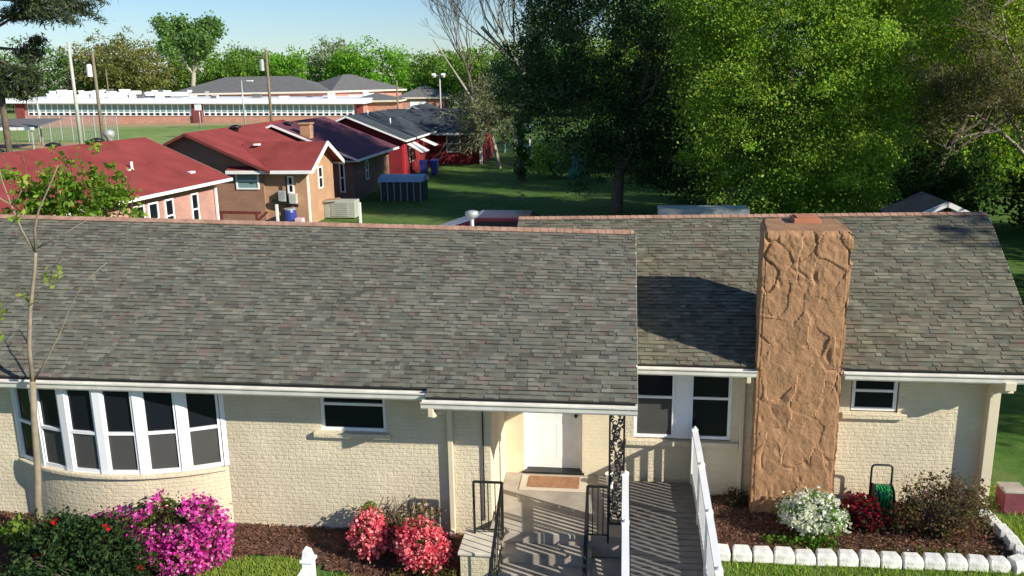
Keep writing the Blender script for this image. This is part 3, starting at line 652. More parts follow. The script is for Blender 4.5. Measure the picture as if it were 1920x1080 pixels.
for k, (x, y, a) in enumerate(spots):
    o = b0 if k == 0 else b0.copy()
    if k: COL.objects.link(o)
    o.location = (x, y, g(x, y)+rs.uniform(-.01, .01)); o.rotation_euler = (rs.uniform(-.04, .04), rs.uniform(-.03, .03), a); o.scale = (rs.uniform(.94, 1.04), 1, rs.uniform(.92, 1.05))
    if k < 14: lb = 'white edging block, %s from the ramp in the front row' % ORD[k]
    elif k == 14: lb = 'white painted edging block at the front right corner of the flower bed'
    else: lb = 'white edging block, %s behind the corner towards the house' % ORD[k-15]
    tag(o, lb, 'edging block', 'white blocks edging the right flower bed')
# hose reel --------------------------------------------------------
hr_ = thing('hose_reel', (3.95, 12.78, .03), 'black hose reel cart with arched handle and green hose against the cream wall', 'hose reel')
q = MB(); hx0, hx1, hy = 3.79, 4.09, 12.85
arch = [(hx0, hy, .05), (hx0, hy, .74)]+[(hx0+.06-.06*math.cos(a), hy, .74+.06*math.sin(a)) for a in (.4, .9, 1.57)]+[(hx1-.06+.06*math.cos(a), hy, .74+.06*math.sin(a)) for a in (1.57, .9, .4)]+[(hx1, hy, .74), (hx1, hy, .05)]
q.tube(arch, .016, 8); q.bar((hx0, hy, .25), (hx1, hy, .25), .025, .025); q.bar((hx0, hy, .08), (hx0, hy-.3, .06), .025, .025); q.bar((hx1, hy, .08), (hx1, hy-.3, .06), .025, .025); q.build('frame', M['black'], hr_, smooth=True)
for x in (hx0+.01, hx1-.03):
    q = MB(); q.tube([(x, hy-.1, .34), (x+.02, hy-.1, .34)], .19, 20); q.build('reel_flange', M['black'], hr_)
q = MB()
for k in range(7):
    for rr_ in (.10, .135, .165):
        x = hx0+.05+k*.034; c = [(x+.012*math.sin(a*2+k), hy-.1+rr_*math.cos(a), .34+(rr_+.012*rs.random())*math.sin(a)) for a in np.linspace(0, 6.28, 15)]; q.tube(c, .014, 5)
for k in range(4):
    x = hx0+.08+.05*k; q.tube([(x, hy-.26, .50), (x+.01, hy-.29, .40), (x-.01, hy-.28, .2), (x+.02, hy-.3, .07)], .012, 5)
q.build('hose', M['hose'], hr_, smooth=True)
# red block on the right lawn
rb = thing('brick_pedestal', (5.95, 13.15, 0), 'dark red square pedestal with grey top on the shaded lawn past the house corner', 'pedestal')
q = MB(); q.box(5.80, 6.12, 13.02, 13.34, -.02, .33); q.build('base', mat('dark_red_block', (.18, .045, .06), .9, .2, 6), rb, bevel=.01)
q = MB(); q.box(5.79, 6.13, 13.01, 13.35, .332, .37); q.build('cap', M['conc'], rb, bevel=.008)
# ================================================================ SHRUBS
def stems(mb, base, n, h, spread, rng, r=.008):
    for k in range(n):
        a = rng.uniform(0, 6.28); d = spread*math.sqrt(rng.random()); x, y, z = base
        mb.tube([(x+.1*d*math.cos(a), y+.1*d*math.sin(a), z-.05), (x+.55*d*math.cos(a+.2), y+.55*d*math.sin(a+.2), z+h*.5), (x+d*math.cos(a), y+d*math.sin(a), z+h*(.8+.2*rng.random()))], [r, r*.7, r*.35], 5, cap=False)
def shrub(name, x, y, blobs, label, cat, leafc, lsize, nc, per, rc, flower=None, fsize=.05, nf=0, fshell=.85, fw=None, stemn=14, h=.6, seed=0, upb=.4, leafm='leaf', fcl=None, ffrac=None, blooms=False):
    rng = np.random.default_rng(seed); z = g(x, y); t = thing(name, (x, y, z), label, cat)
    B = [(x+b[0], y+b[1], z+b[2], b[3], b[4], b[5]) for b in blobs]
    if stemn: mb = MB(); stems(mb, (x, y, z), stemn, h, max(b[3] for b in B)*.8, rng); mb.build('stem', M['bark'], t)
    P, k = clumps(rng, B, nc, per, rc, shell=.45); P[:, 2] = np.maximum(P[:, 2], z+.04)
    leafobj('foliage', P, lsize, mixpal(rng, len(P), leafc), M[leafm], t, rng, upb)
    if nf:
        P, k = clumps(rng, B, nf, fcl or 7, .035 if not blooms else .025, shell=fshell, flat=1); Pall, kall = P, k
        P = P[P[:, 2] > z+.06]
        if ffrac:
            keep = np.array([ffrac(p_) for p_ in P-np.array([x, y, z])]); P = P[keep]
        if blooms:
            for q_ in np.unique(k):
                pp = Pall[(kall == q_) & (Pall[:, 2] > z+.06)]
                if len(pp) > 3: leafobj('bloom', pp, fsize, mixpal(rng, len(pp), flower, fw, .15, .05), M['petal'], t, rng, .25, aspect=.9)
            return t
        leafobj('flowers', P, fsize, mixpal(rng, len(P), flower, fw, .15, .05), M['petal'], t, rng, .25, aspect=.9)
    return t
MAG = [(.62, .04, .36), (.76, .10, .48), (.48, .02, .26), (.80, .26, .54)]
shrub('azalea_bush', -6.62, 10.60, [(.28, 0, .60, .66, .42, .42), (.75, .0, .48, .42, .4, .52), (-.6, .05, .42, .40, .30, .26), (.5, -.1, .3, .5, .4, .3)], 'magenta flowering azalea bush under the bow window', 'azalea bush',
      [(.10, .14, .03), (.16, .19, .05), (.06, .09, .025)], .055, 330, 22, .05, MAG, .048, 1250, .88, stemn=20, h=.6, seed=1, fcl=9, ffrac=lambda p: not (p[2] > .76 and -.35 < p[0] < .7 and noise.noise((p[0]*4, p[2]*4, 1)) > -.25))
COR = [(.78, .13, .17), (.85, .24, .26), (.65, .07, .12), (.88, .38, .38)]
shrub('azalea_bush', -3.50, 10.95, [(0, 0, .40, .24, .22, .26), (.05, 0, .25, .2, .2, .2)], 'smaller round coral pink azalea bush, left of the pair by the porch steps', 'azalea bush', [(.09, .12, .03), (.05, .08, .02)], .045, 90, 20, .04, COR, .045, 420, .85, stemn=8, h=.35, seed=2, fcl=10)
shrub('azalea_bush', -2.72, 10.75, [(0, 0, .42, .30, .27, .30), (.12, 0, .3, .25, .25, .25)], 'larger coral pink azalea bush beside the iron railing of the porch steps', 'azalea bush', [(.09, .12, .03), (.05, .08, .02)], .045, 110, 20, .045, COR, .045, 620, .85, stemn=8, h=.4, seed=3, fcl=10)
shrub('brown_shrub', -3.05, 11.22, [(0, 0, .38, .45, .2, .32), (.25, 0, .52, .3, .18, .2), (-.2, 0, .3, .3, .2, .2)], 'sparse brown and olive shrub between the coral azaleas and the wall', 'shrub', [(.20, .16, .07), (.12, .10, .045), (.28, .24, .10), (.10, .05, .03)], .04, 120, 14, .05, seed=4, stemn=40, h=.7)
shrub('yellow_green_shrub', -3.55, 11.25, [(0, 0, .52, .16, .12, .12)], 'small yellow green shrub top above the left coral azalea', 'shrub', [(.22, .25, .04), (.14, .19, .03)], .045, 40, 14, .04, seed=41, stemn=5, h=.5)
shrub('brown_shrub', -2.45, 10.45, [(0, 0, .14, .3, .2, .14), (-.4, 0, .1, .3, .2, .1)], 'low olive and brown ground plant in front of the larger coral azalea', 'plant', [(.13, .13, .04), (.18, .12, .05), (.08, .10, .03)], .04, 80, 12, .05, seed=42, stemn=0)
shrub('white_flower_plant', -5.72, 10.85, [(0, 0, .12, .14, .12, .12)], 'small white flowering plant at the foot of the magenta azalea', 'plant', [(.15, .18, .06), (.08, .12, .03)], .035, 30, 10, .03, [(.75, .72, .6)], .045, 24, .8, stemn=0, seed=5)
ROSE = [(.032, .068, .022), (.05, .10, .03), (.02, .045, .018), (.075, .12, .04)]
shrub('rose_bush', -7.2, 9.95, [(0, 0, .75, .75, .45, .42), (-.5, .15, .66, .5, .4, .38), (.6, -.1, .55, .5, .4, .38), (.1, .1, .86, .45, .3, .25), (0, -.6, .4, 1.0, .5, .5), (.9, -.5, .25, .5, .4, .45)], 'dark green rose bush with scattered red blooms in front of the magenta azalea', 'rose bush', ROSE, .055, 700, 24, .06,
      [(.55, .01, .015), (.4, .01, .01)], .07, 16, .95, stemn=30, h=.9, seed=6, fcl=9, blooms=True)
shrub('hosta_plant', -8.85, 10.9, [(0, 0, .16, .26, .2, .15)], 'light green leafy perennial at the foot of the sapling trunk', 'plant', [(.20, .32, .05), (.14, .24, .04), (.27, .36, .09)], .09, 34, 11, .06, stemn=0, seed=7)
shrub('leafy_plant', -9.0, 10.15, [(0, 0, .16, .35, .22, .14)], 'low green plant at the bottom left edge beside the rose bush', 'plant', [(.12, .22, .04), (.2, .28, .06)], .07, 34, 11, .06, stemn=0, seed=8)
shrub('azalea_bush', 2.78, 12.05, [(0, 0, .36, .42, .34, .26), (.1, 0, .25, .35, .3, .2)], 'round white flowering azalea bush in front of the stone chimney', 'azalea bush', [(.10, .22, .03), (.06, .15, .02), (.16, .3, .05)], .06, 130, 18, .06, [(.72, .74, .62), (.80, .80, .72), (.58, .62, .45)], .045, 800, .86, stemn=8, h=.35, seed=9, fcl=8, ffrac=lambda p: p[2] > .2)
shrub('azalea_bush', 3.52, 12.35, [(0, 0, .25, .28, .25, .24), (.1, -.1, .2, .25, .2, .18)], 'dark crimson azalea bush between the white azalea and the hose reel', 'azalea bush', [(.05, .03, .02), (.03, .05, .015)], .045, 100, 16, .05, [(.24, .005, .02), (.15, .005, .015)], .05, 190, .8, stemn=8, h=.3, seed=10)
BRN = [(.16, .12, .06), (.10, .075, .04), (.20, .17, .08), (.10, .11, .04), (.12, .05, .035)]
shrub('brown_shrub', 4.6, 12.25, [(0, 0, .38, .62, .42, .34), (.25, 0, .42, .5, .4, .42), (-.2, .1, .6, .28, .2, .3), (.1, .15, .75, .2, .15, .25), (.6, .15, .55, .2, .2, .25), (-.45, 0, .3, .3, .3, .3)], 'big sparse brown shrub with reddish twigs at the right end of the flower bed', 'shrub', BRN, .042, 400, 15, .055, seed=11, stemn=110, h=.75)
shrub('ground_plant', 4.3, 11.62, [(0, 0, .06, .9, .1, .05)], 'thin weedy ground plants behind the row of white blocks', 'plant', [(.14, .20, .04), (.2, .16, .08), (.1, .14, .03)], .035, 60, 8, .05, [(.7, .7, .55)], .03, 5, .9, stemn=0, seed=12, fcl=2)
shrub('ground_plant', 2.45, 11.68, [(0, 0, .08, .5, .16, .07), (.4, 0, .08, .25, .1, .08)], 'low green weeds at the foot of the white azalea', 'plant', [(.12, .24, .03), (.07, .15, .02)], .05, 50, 10, .05, stemn=0, seed=13)
shrub('dark_shrub', 1.80, 12.85, [(0, 0, .14, .16, .13, .13)], 'small dark shrub at the foot of the downspout beside the chimney', 'shrub', [(.06, .07, .03), (.10, .07, .04)], .04, 50, 12, .04, stemn=6, h=.25, seed=14)
# ================================================================ TREES
def branch(mb, p, d, L, r, depth, rng, nb=3, spread=.6, up=.15, sides=5, seg=4, taper=.62, tips=None, lratio=.72, minr=.006):
    pts = [Vector(p)]; rad = [r]; d = Vector(d).normalized()
    for k in range(seg):
        d = (d+Vector(rng.normal(size=3)*.12)+Vector((0, 0, up*.3))).normalized(); pts.append(pts[-1]+d*L/seg); rad.append(max(minr, r*(1-(1-taper)*(k+1)/seg)))
    mb.tube(pts, rad, sides if depth > 1 else max(3, sides-2), cap=False)
    if tips is not None and depth <= 2: tips += [tuple(q) for q in pts[1:]]
    if depth == 0: return
    for k in range(nb):
        i = seg if k == 0 else int(rng.integers(max(1, seg//2), seg+1)); ax = Vector(rng.normal(size=3)); nd = (d+ax.normalized()*spread*(.5 if k == 0 else 1)).normalized()
        nd.z += up; branch(mb, pts[i], nd, L*lratio*(.8+.4*rng.random()), rad[i]*(.85 if k == 0 else .62), depth-1, rng, nb, spread, up, sides, seg, taper, tips, lratio, minr)
def tree(name, x, y, label, cat, trunk, blobs, leafc, lsize, nc, per, rc, seed, leafm='leaf', barkm='bark', r=.22, th=3., flat=.7, upb=.3, group=None, weights=None, shell=.5, depth=3, droop=0, z0=0, var=.18, clvar=.2):
    rng = np.random.default_rng(seed); t = thing(name, (x, y, z0), label, cat, group)
    mb = MB(); branch(mb, (x, y, z0-.2), (rng.normal()*.06, rng.normal()*.06, 1), th, r, depth, rng, 4, .75, .12, 7, 4, .6, lratio=.7); mb.build('trunk', M[barkm], t, smooth=True)
    B = [(x+b[0], y+b[1], z0+b[2], b[3], b[4], b[5]) for b in blobs]
    P, k = clumps(rng, B, nc, per, rc, flat, shell, droop); ok = P[:, 2] > z0+.15; P = P[ok]; k = k[ok]
    c = mixpal(rng, len(P), leafc, weights, var); cl = np.exp(rng.normal(size=nc)*clvar)[k][:, None]
    leafobj('crown', P, lsize, (c*cl).clip(0, 1), M[leafm], t, rng, upb)
    return t
# --- sapling in front of the roof
sp = thing('sapling', (-8.5, 10.85, g(-8.5, 10.85)), 'slender young tree with thin forked trunk in front of the bow window and roof', 'tree')
mb = MB(); Y = 10.87
def sapb(pts, r0, r1, n=7): mb.tube([(x, Y+dy, z) for x, z, dy in pts], list(np.linspace(r0, r1, len(pts))), n)
sapb([(-8.50, -.1, 0), (-8.47, .6, .0), (-8.40, 1.2, .02), (-8.33, 1.9, .0), (-8.26, 2.5, 0)], .058, .042)
sapb([(-8.26, 2.46, 0), (-8.22, 3.0, -.02), (-8.13, 3.55, 0), (-7.98, 4.1, 0), (-7.92, 4.38, 0)], .034, .021)
sapb([(-8.25, 2.48, 0), (-8.0, 2.8, -.03), (-7.72, 3.2, -.05), (-7.5, 3.6, -.05), (-7.25, 3.95, -.06), (-6.85, 4.25, -.08)], .015, .005)
sapb([(-7.93, 4.36, 0), (-8.1, 4.65, .03), (-8.22, 5.0, .05), (-8.30, 5.3, .06), (-8.35, 5.7, .06)], .017, .006)
sapb([(-7.92, 4.36, 0), (-7.85, 4.7, -.05), (-7.72, 4.95, -.1), (-7.5, 5.3, -.1), (-7.35, 5.55, -.1)], .022, .006)
sapb([(-8.22, 5.0, .05), (-8.05, 5.12, 0), (-7.95, 5.28, 0)], .012, .005, 5); sapb([(-7.92, 4.4, 0), (-7.5, 4.62, .1), (-7.1, 4.85, .2)], .012, .004, 5)
sapb([(-8.22, 3.0, 0), (-8.4, 3.2, .1), (-8.55, 3.28, .1)], .012, .004, 5); sapb([(-8.3, 5.3, .06), (-8.55, 5.6, .06), (-8.7, 5.9, .1)], .01, .004, 5); sapb([(-8.22, 5.0, .05), (-8.5, 5.2, 0), (-8.8, 5.3, 0)], .012, .004, 5)
mb.build('trunk', M['sapbark'], sp, smooth=True)
rng = np.random.default_rng(77); cl = [(-8.62, 3.55, .1, 10), (-8.75, 3.25, .12, 12), (-7.72, 4.0, .10, 9), (-8.75, 4.3, .1, 8), (-8.05, 4.9, .1, 6), (-8.85, 5.3, .12, 12), (-8.45, 5.5, .1, 8), (-8.0, 5.3, .06, 5), (-8.9, 4.8, .1, 8), (-8.12, 3.7, .08, 6), (-8.7, 5.75, .1, 9)]
P = np.vstack([np.array([x, Y, z])+rng.normal(size=(n*4, 3))*s*.75 for x, z, s, n in cl]); leafobj('foliage', P, .075, mixpal(rng, len(P), [(.25, .36, .05), (.16, .27, .03), (.34, .40, .10)]), M['leaf'], sp, rng)
# --- leafy small tree between our house and the red-roofed neighbour
tree('small_tree', -13.1, 19.5, 'bright green small tree rising behind the roof ridge in front of the red roof', 'tree', None,
     [(.3, 0, 3.7, 1.3, .8, .8), (-1.0, 0, 3.7, .7, .6, .7), (.95, 0, 4.3, .55, .4, .75), (-.2, 0, 4.2, .35, .4, .7), (-1.6, 0, 4.4, .3, .3, .5)], [(.14, .27, .03), (.22, .33, .05), (.09, .18, .02)], .13, 130, 24, .13, 21, th=2.4, r=.09, depth=3, shell=.3)
# --- pine at the upper left
pine = thing('pine_tree', (-31.2, 42, 0), 'tall dark pine tree at the left edge with needle boughs hanging into the sky', 'pine tree')
rng = np.random.default_rng(8); mb = MB(); mb.tube([(-31.3, 42, -.2), (-31.25, 42, 5), (-31.1, 42, 10), (-30.9, 42, 18)], [.17, .15, .13, .07], 9)
tips = []
for z, a, L in [(9.9, -.05, 5.8), (9.5, .1, 4.6), (10.6, .05, 5.2), (9.2, -.3, 3.6), (8.3, .2, 2.6), (7.9, -.4, 2.2), (7.2, .3, 2.0), (6.7, -.2, 1.6), (10.8, -.5, 4.0), (11.5, .3, 6), (12.5, 0, 5), (10.2, 2.9, 5), (8.6, 3.4, 4), (12, 2.2, 4), (6.2, .6, 1.6)]:
    branch(mb, (-31.2, 42, z), (math.cos(a), math.sin(a), .1 if z > 8 else -.15), L*.42, .09, 3, rng, 3, .5, .02, 5, 4, tips=tips, lratio=.6)
mb.build('trunk', M['bark'], pine, smooth=True)
T = np.array(tips); T = T[rng.random(len(T)) < .75]; P = (T[:, None]+rng.normal(size=(len(T), 16, 3))*np.array([.2, .2, .12])).reshape(-1, 3)
leafobj('crown', P, .26, mixpal(rng, len(P), [(.042, .062, .028), (.07, .095, .03), (.03, .042, .024)]), M['dleaf'], pine, rng, .1, aspect=.18)
# --- big dark evergreen in the middle
DK = [(.035, .080, .024), (.052, .115, .032), (.022, .052, .018), (.09, .165, .04)]
tree('magnolia_tree', -.3, 43, 'large dark evergreen tree standing in the shaded back lawn, centre right', 'tree', None,
     [(0, 0, 8.5, 4.6, 3.6, 4.2), (-3.2, -.5, 7.2, 2.5, 2.4, 2.6), (2.6, 0, 7.5, 2.6, 2.6, 3.8), (.5, 0, 11.8, 3.8, 3.2, 3.2), (-1.5, -1.2, 4.6, 2.8, 2, 1.8), (1.8, -1, 4.4, 2.8, 2.2, 1.8), (0, .5, 2.6, 2.9, 2, 1.7), (3.0, 0, 3.0, 2.4, 2, 2.2), (-4.6, 0, 6.0, 1.5, 1.5, 1.6), (-2.9, 0, 10.3, 2.0, 2, 2.2)],
     DK, .11, 1150, 145, .34, 31, leafm='dleaf', r=.32, th=4.2, weights=[.42, .3, .2, .08], shell=.5, clvar=.35)
GR = [(.23, .38, .06), (.30, .44, .075), (.18, .30, .05), (.36, .48, .09)]
tree('broadleaf_tree', 6.6, 37, 'tall bright green leafy tree right of the dark evergreen, behind the chimney', 'tree', None,
     [(0, 0, 7.5, 4.4, 3, 4.8), (-2.2, 0, 5.2, 2.2, 2, 3.2), (1.6, -.8, 4.2, 2.6, 2, 3.4), (-2.8, 0, 10, 2.6, 2.4, 3), (3, 0, 9.4, 3, 2.4, 3.5), (0, -.5, 2.4, 3.2, 1.6, 2.0), (3.1, -.4, 2.2, 1.0, 1, 1.6)],
     GR, .105, 1300, 150, .38, 32, r=.2, th=4, weights=[.4, .27, .25, .08], clvar=.3, flat=.6, droop=.3, var=.1, shell=.45)
tree('broadleaf_tree', 15.2, 46, 'yellow green leafy tree filling the upper right corner', 'tree', None,
     [(0, 0, 10.5, 5, 3, 4), (4.2, 0, 10, 4, 3, 4.4), (-3.5, 0, 10, 3.2, 3, 4), (1, 1, 14, 4.5, 3, 3)],
     [(.27, .41, .06), (.34, .46, .075), (.21, .33, .05), (.38, .43, .10)], .12, 950, 120, .42, 33, r=.25, th=5, clvar=.3, droop=.2)
# sparse brownish tree with pale limbs, far right
rng = np.random.default_rng(12); bt_ = thing('bare_limbed_tree', (18.9, 42, 0), 'sparse tree with long pale curving limbs and brownish buds at the right edge', 'tree')
mb = MB(); tips = []
mb.tube([(18.9, 42, -.2), (18.7, 42, 1.2), (18.2, 42, 2.3)], [.22, .18, .15], 8)
for pts in ([(18.2, 42, 2.3), (17.2, 41.6, 3.2), (16.3, 41.4, 3.9), (15.4, 41.2, 4.5), (14.4, 41, 4.6), (13.6, 41, 4.3)], [(17.9, 42, 2.6), (17.2, 41.8, 4.0), (16.4, 41.6, 4.9), (15.5, 41.5, 4.9), (14.2, 41.5, 5.4), (13.0, 41.5, 6.2)], [(18.5, 42, 1.8), (17.9, 41.8, 4.2), (17.2, 41.8, 6.2), (16.3, 41.6, 7.6), (15.9, 41.5, 9)], [(18.7, 42, 1.6), (19.0, 41.8, 4.4), (18.8, 41.8, 7.2), (18.1, 41.6, 9.6)], [(16.3, 41.4, 3.9), (15.0, 41.4, 3.7), (14.2, 41.4, 3.1)]):
    n = len(pts); mb.tube(pts, list(np.linspace(.10, .02, n)), 6, cap=False)
    for q in pts[1:]:
        for _ in range(4): branch(mb, q, (rng.normal()*.9, rng.normal()*.5, .5+rng.random()*.4), 1.1, .022, 3, rng, 3, .7, .05, 4, 3, tips=tips, lratio=.72, minr=.007)
mb.build('trunk', M['palebark'], bt_, smooth=True)
T = np.array(tips); T = T[rng.random(len(T)) < .7]; P = (T[:, None]+rng.normal(size=(len(T), 4, 3))*.14).reshape(-1, 3)
leafobj('crown', P, .10, mixpal(rng, len(P), [(.19, .20, .07), (.16, .22, .05), (.17, .13, .07)]), M['leaf'], bt_, rng)
# ivy-clad leaning bare tree left of the evergreen
rng = np.random.default_rng(14); iv = thing('bare_tree', (-6.35, 55.8, 0), 'tall nearly leafless tree with fine twigs against the sky, ivy on its trunk', 'tree')
mb = MB(); tips = []
mb.tube([(-6.35, 55.8, -.2), (-6.5, 55.8, 3), (-6.2, 55.8, 7)], [.2, .17, .14], 8)
for d, L, r in (((-.35, 0, 1), 5, .08), ((.1, 0, 1), 5, .08), ((-.75, 0, .8), 4.4, .07), ((.5, .2, 1), 4.5, .08), ((-.15, .2, 1), 5, .08), ((-.55, -.2, 1), 5, .07), ((.3, -.2, 1), 5, .07)):
    branch(mb, (-6.3, 55.8, 6.2+rng.random()), d, L, r, 4, rng, 4, .42, .12, 5, 4, tips=tips, lratio=.7, minr=.012)
mb.tube([(-6.0, 55.8, 7.0), (-7.4, 55.5, 8.1), (-8.7, 55.3, 9.5)], [.10, .10, .10], 8)
mb.build('trunk', M['greybark'], iv, smooth=True)
P, k = clumps(rng, [(-6.4, 55.6, 1.6, .55, .5, 1.8), (-6.2, 55.6, 4.2, .5, .5, 1.6)], 60, 30, .16); leafobj('ivy', P, .16, mixpal(rng, len(P), [(.09, .17, .03), (.05, .10, .02)]), M['leaf'], iv, rng)
T = np.array(tips); T = T[rng.random(len(T)) < .6]; P = (T[:, None]+rng.normal(size=(len(T), 3, 3))*.2).reshape(-1, 3); leafobj('buds', P, .10, mixpal(rng, len(P), [(.2, .25, .10), (.13, .2, .06)]), M['leaf'], iv, rng)
# thin bare tree against the sky further left, behind the last houses
rng = np.random.default_rng(15); bz = thing('bare_tree', (-12.6, 76, 0), 'thin bare tree with upright twigs against the sky above the dark-roofed house', 'tree')
mb = MB(); tips = []; mb.tube([(-12.2, 76, -.2), (-12.6, 76, 4), (-13.2, 76, 7)], [.22, .17, .12], 7)
for d in ((-.5, 0, 1), (0, 0, 1), (-.9, 0, .9), (-.2, .3, 1), (-.6, -.2, 1.2), (.3, 0, 1)): branch(mb, (-13.1, 76, 6.2+rng.random()), d, 3.0, .06, 4, rng, 3, .45, .14, 4, 3, tips=tips, lratio=.72, minr=.012)
mb.build('trunk', M['bark'], bz, smooth=True)
# twiggy fallen-crown shrub leaning over the roof of the last house
rng = np.random.default_rng(16); tw = thing('twiggy_tree', (-8.9, 64, 0), 'pale twiggy leaning tree arching over the roof of the last red house', 'tree')
mb = MB(); tips = []; mb.tube([(-8.9, 64, -.2), (-9.5, 64, 2.5), (-11.2, 64, 5.5), (-13.6, 64, 9.2)], [.16, .14, .1, .04], 6)
for q in ((-9.5, 64, 2.6), (-9.8, 64, 3), (-10.2, 64, 3.7), (-10.8, 64, 4.6)):
    for _ in range(7): branch(mb, q, (rng.normal(), rng.normal()*.6, .05+.3*rng.random()), 1.2, .035, 3, rng, 3, .7, .0, 4, 3, tips=tips, lratio=.7, minr=.012)
mb.build('trunk', M['palebark'], tw)
T = np.array(tips); P = (T[:, None]+rng.normal(size=(len(T), 2, 3))*.2).reshape(-1, 3); leafobj('crown', P, .16, mixpal(rng, len(P), [(.22, .24, .12), (.14, .18, .07)]), M['leaf'], tw, rng)
# understorey bushes along the back lawn
US = [(14.3, 41.6, 3.4, 4.0, DK, 'dark leafy bush directly above the small white gable'), (4.6, 47, 3.2, 2.4, DK, 'dark bush at the back of the lawn left of the grey board shed'), (9.5, 43, 3, 2.4, GR, 'leafy green bush under the bright tree, behind the ridge'), (13.4, 40, 2.8, 2.6, DK, 'dark bush just beyond the small dark gable'), (17.5, 38, 3, 3.4, DK, 'dark green bush at the right edge under the pale limbs'), (20.5, 49, 4.2, 4.2, GR, 'green bush behind the tree with pale limbs'), (15.5, 50, 4.0, 3.6, DK, 'dark bush left of the tree with pale limbs'), (11.5, 47, 3.6, 4.6, GR, 'tall green bush between the bright tree and the pale limbs'), (-4.4, 58, 2.6, 2.6, GR, 'yellow green bush beside the ivy covered trunk'), (-2.2, 62, 3.4, 2.2, DK, 'dark bush behind the green garden umbrella'), (3.4, 60, 3, 3.6, DK, 'shadowy bush deep behind the dark evergreen')]
for k, (x, y, w_, h_, pal, lb) in enumerate(US):
    tree('bush', x, y, lb, 'bush', None, [(0, 0, h_*.5, w_*.6, w_*.45, h_*.5), (w_*.3, 0, h_*.35, w_*.45, w_*.4, h_*.4), (-w_*.35, 0, h_*.4, w_*.4, w_*.4, h_*.4)], pal, .17, 130, 34, .24, 50+k, th=1.2, r=.07, depth=2, shell=.4)
# trees right of the frame whose shade covers the back lawn (partly in view at the right edge)
ex = tree('shade_tree', 14.6, 24.5, 'dark leafy tree behind the right gable end at the right edge', 'tree', None, [(0, 0, 5.5, 3.0, 3, 3.4), (1, 1, 9, 3.2, 3, 3), (-.5, 0, 3, 2.3, 2.4, 2.0)], DK, .22, 330, 46, .3, 61, leafm='dleaf', th=3.5, r=.25)
copytree(ex, (19.5, 33, 0), 'dark leafy tree further behind the right gable, mostly outside the frame', 1.2, 1.25)
copytree(ex, (19.5, 12.9, 0), 'dark leafy tree beyond the right side of the lawn, mostly outside the frame', 2.4, (.85, .85, 1.0))
copytree(ex, (25, 20, 0), 'large dark tree far to the right of the house, outside the frame edge', 3.4, 1.45)
copytree(ex, (27, 31, 0), 'large dark tree right of the back lawn, outside the frame edge', 4.4, 1.45)
# wood behind everything on the right: one mass
rng = np.random.default_rng(70); Bl = []
for k in range(60): 
    x = rng.uniform(-3, 62) if k < 38 else rng.uniform(16, 48); y = rng.uniform(62, 84)+abs(x)*.1 if k < 38 else rng.uniform(50, 58); h = rng.uniform(11, 19); Bl.append((x, y, h*.52, rng.uniform(3, 4.6), 3, h*.5))
P, k = clumps(rng, Bl, 5600, 44, .55, .8, .4); P = P[P[:, 2] > .1]; c = mixpal(rng, len(P), [(.14, .26, .03), (.21, .33, .04), (.09, .18, .025), (.26, .36, .05)])
o = leafobj('wood', P, .28, c, M['leaf'], None, rng); tag(o, 'dense green wood closing the view behind the back garden trees', 'wood', kind='stuff')
# distant tree line
def far_tree(x, y, h, w_, pal, seed, label, n=330, lsize=.52):
    k_ = 1.12; x *= k_; y *= k_; h = 6.6+(h-6.6)*k_; w_ *= k_
    return tree('distant_tree', x, y, label, 'tree', None, [(0, 0, h*.62, w_*.5, w_*.42, h*.38), (w_*.25, 0, h*.5, w_*.4, w_*.36, h*.36), (-w_*.27, 0, h*.48, w_*.38, w_*.34, h*.34), (0, 0, h*.3, w_*.5, w_*.4, h*.3)], pal, lsize, n, 36, .75, seed, th=h*.3, r=.3, depth=2, group='trees on the far side of the school', shell=.45, clvar=.15, var=.15)
G1 = [(.17, .30, .05), (.23, .36, .07), (.12, .23, .045)]; G2 = [(.22, .235, .07), (.27, .27, .08), (.18, .19, .06)]; G3 = [(.11, .21, .06), (.15, .26, .075)]; GP = [(.30, .37, .20), (.25, .32, .16)]; G4 = [(.15, .33, .04), (.21, .42, .05)]
FT = [(-135, 168, 13, 17, G2, 'olive brown distant tree at the far left behind the pine'), (-120, 172, 15, 18, G3, 'dark olive distant tree behind the far left of the school roof'), (-108, 176, 15.5, 15, G2, 'yellowish distant tree behind the tall pale pole'), (-97, 168, 16, 16, G2, 'broad russet brown distant tree behind the school, tallest of the left group'),
      (-88, 176, 13.5, 15, G1, 'green distant tree right of the russet one'), (-79, 182, 13, 14, G3, 'dark green distant tree behind the tall pale-limbed tree'), (-75, 170, 13, 13, G1, 'light green distant tree left of the wooden power pole'), (-66.5, 172, 12.3, 11, G4, 'fresh green round distant tree right of the wooden power pole'),
      (-57.5, 176, 14.5, 10, GP, 'pale grey green distant tree behind the grey hip roof'), (-49, 170, 13.4, 15, G4, 'vivid green distant tree behind the hip roof peak'), (-39, 178, 11.6, 13, G3, 'dark distant tree right of the hip roof peak'), (-31, 160, 11.6, 13, G1, 'green distant tree above the low right wing of the school'), (-22, 150, 12.2, 14, G1, 'green distant tree behind the two white flood lamps'), (-13, 140, 12.5, 14, G3, 'dull green distant tree behind the leaning bare tree'), (-4, 130, 13, 14, G1, 'distant tree half hidden by the dark evergreen'), (8, 130, 14, 15, G3, 'distant tree glimpsed through the dark evergreen')]
for k, a in enumerate(FT): far_tree(*a[:5], 100+k, a[5])
rng = np.random.default_rng(90); tt = thing('tall_tree', (-79.5, 158, 0), 'tall open tree with pale forked trunk and airy green crown beyond the school', 'tree'); mb = MB(); tips = []
mb.tube([(-79.5, 158, 0), (-79, 158, 5), (-78.5, 158, 8)], [.5, .42, .35], 7)
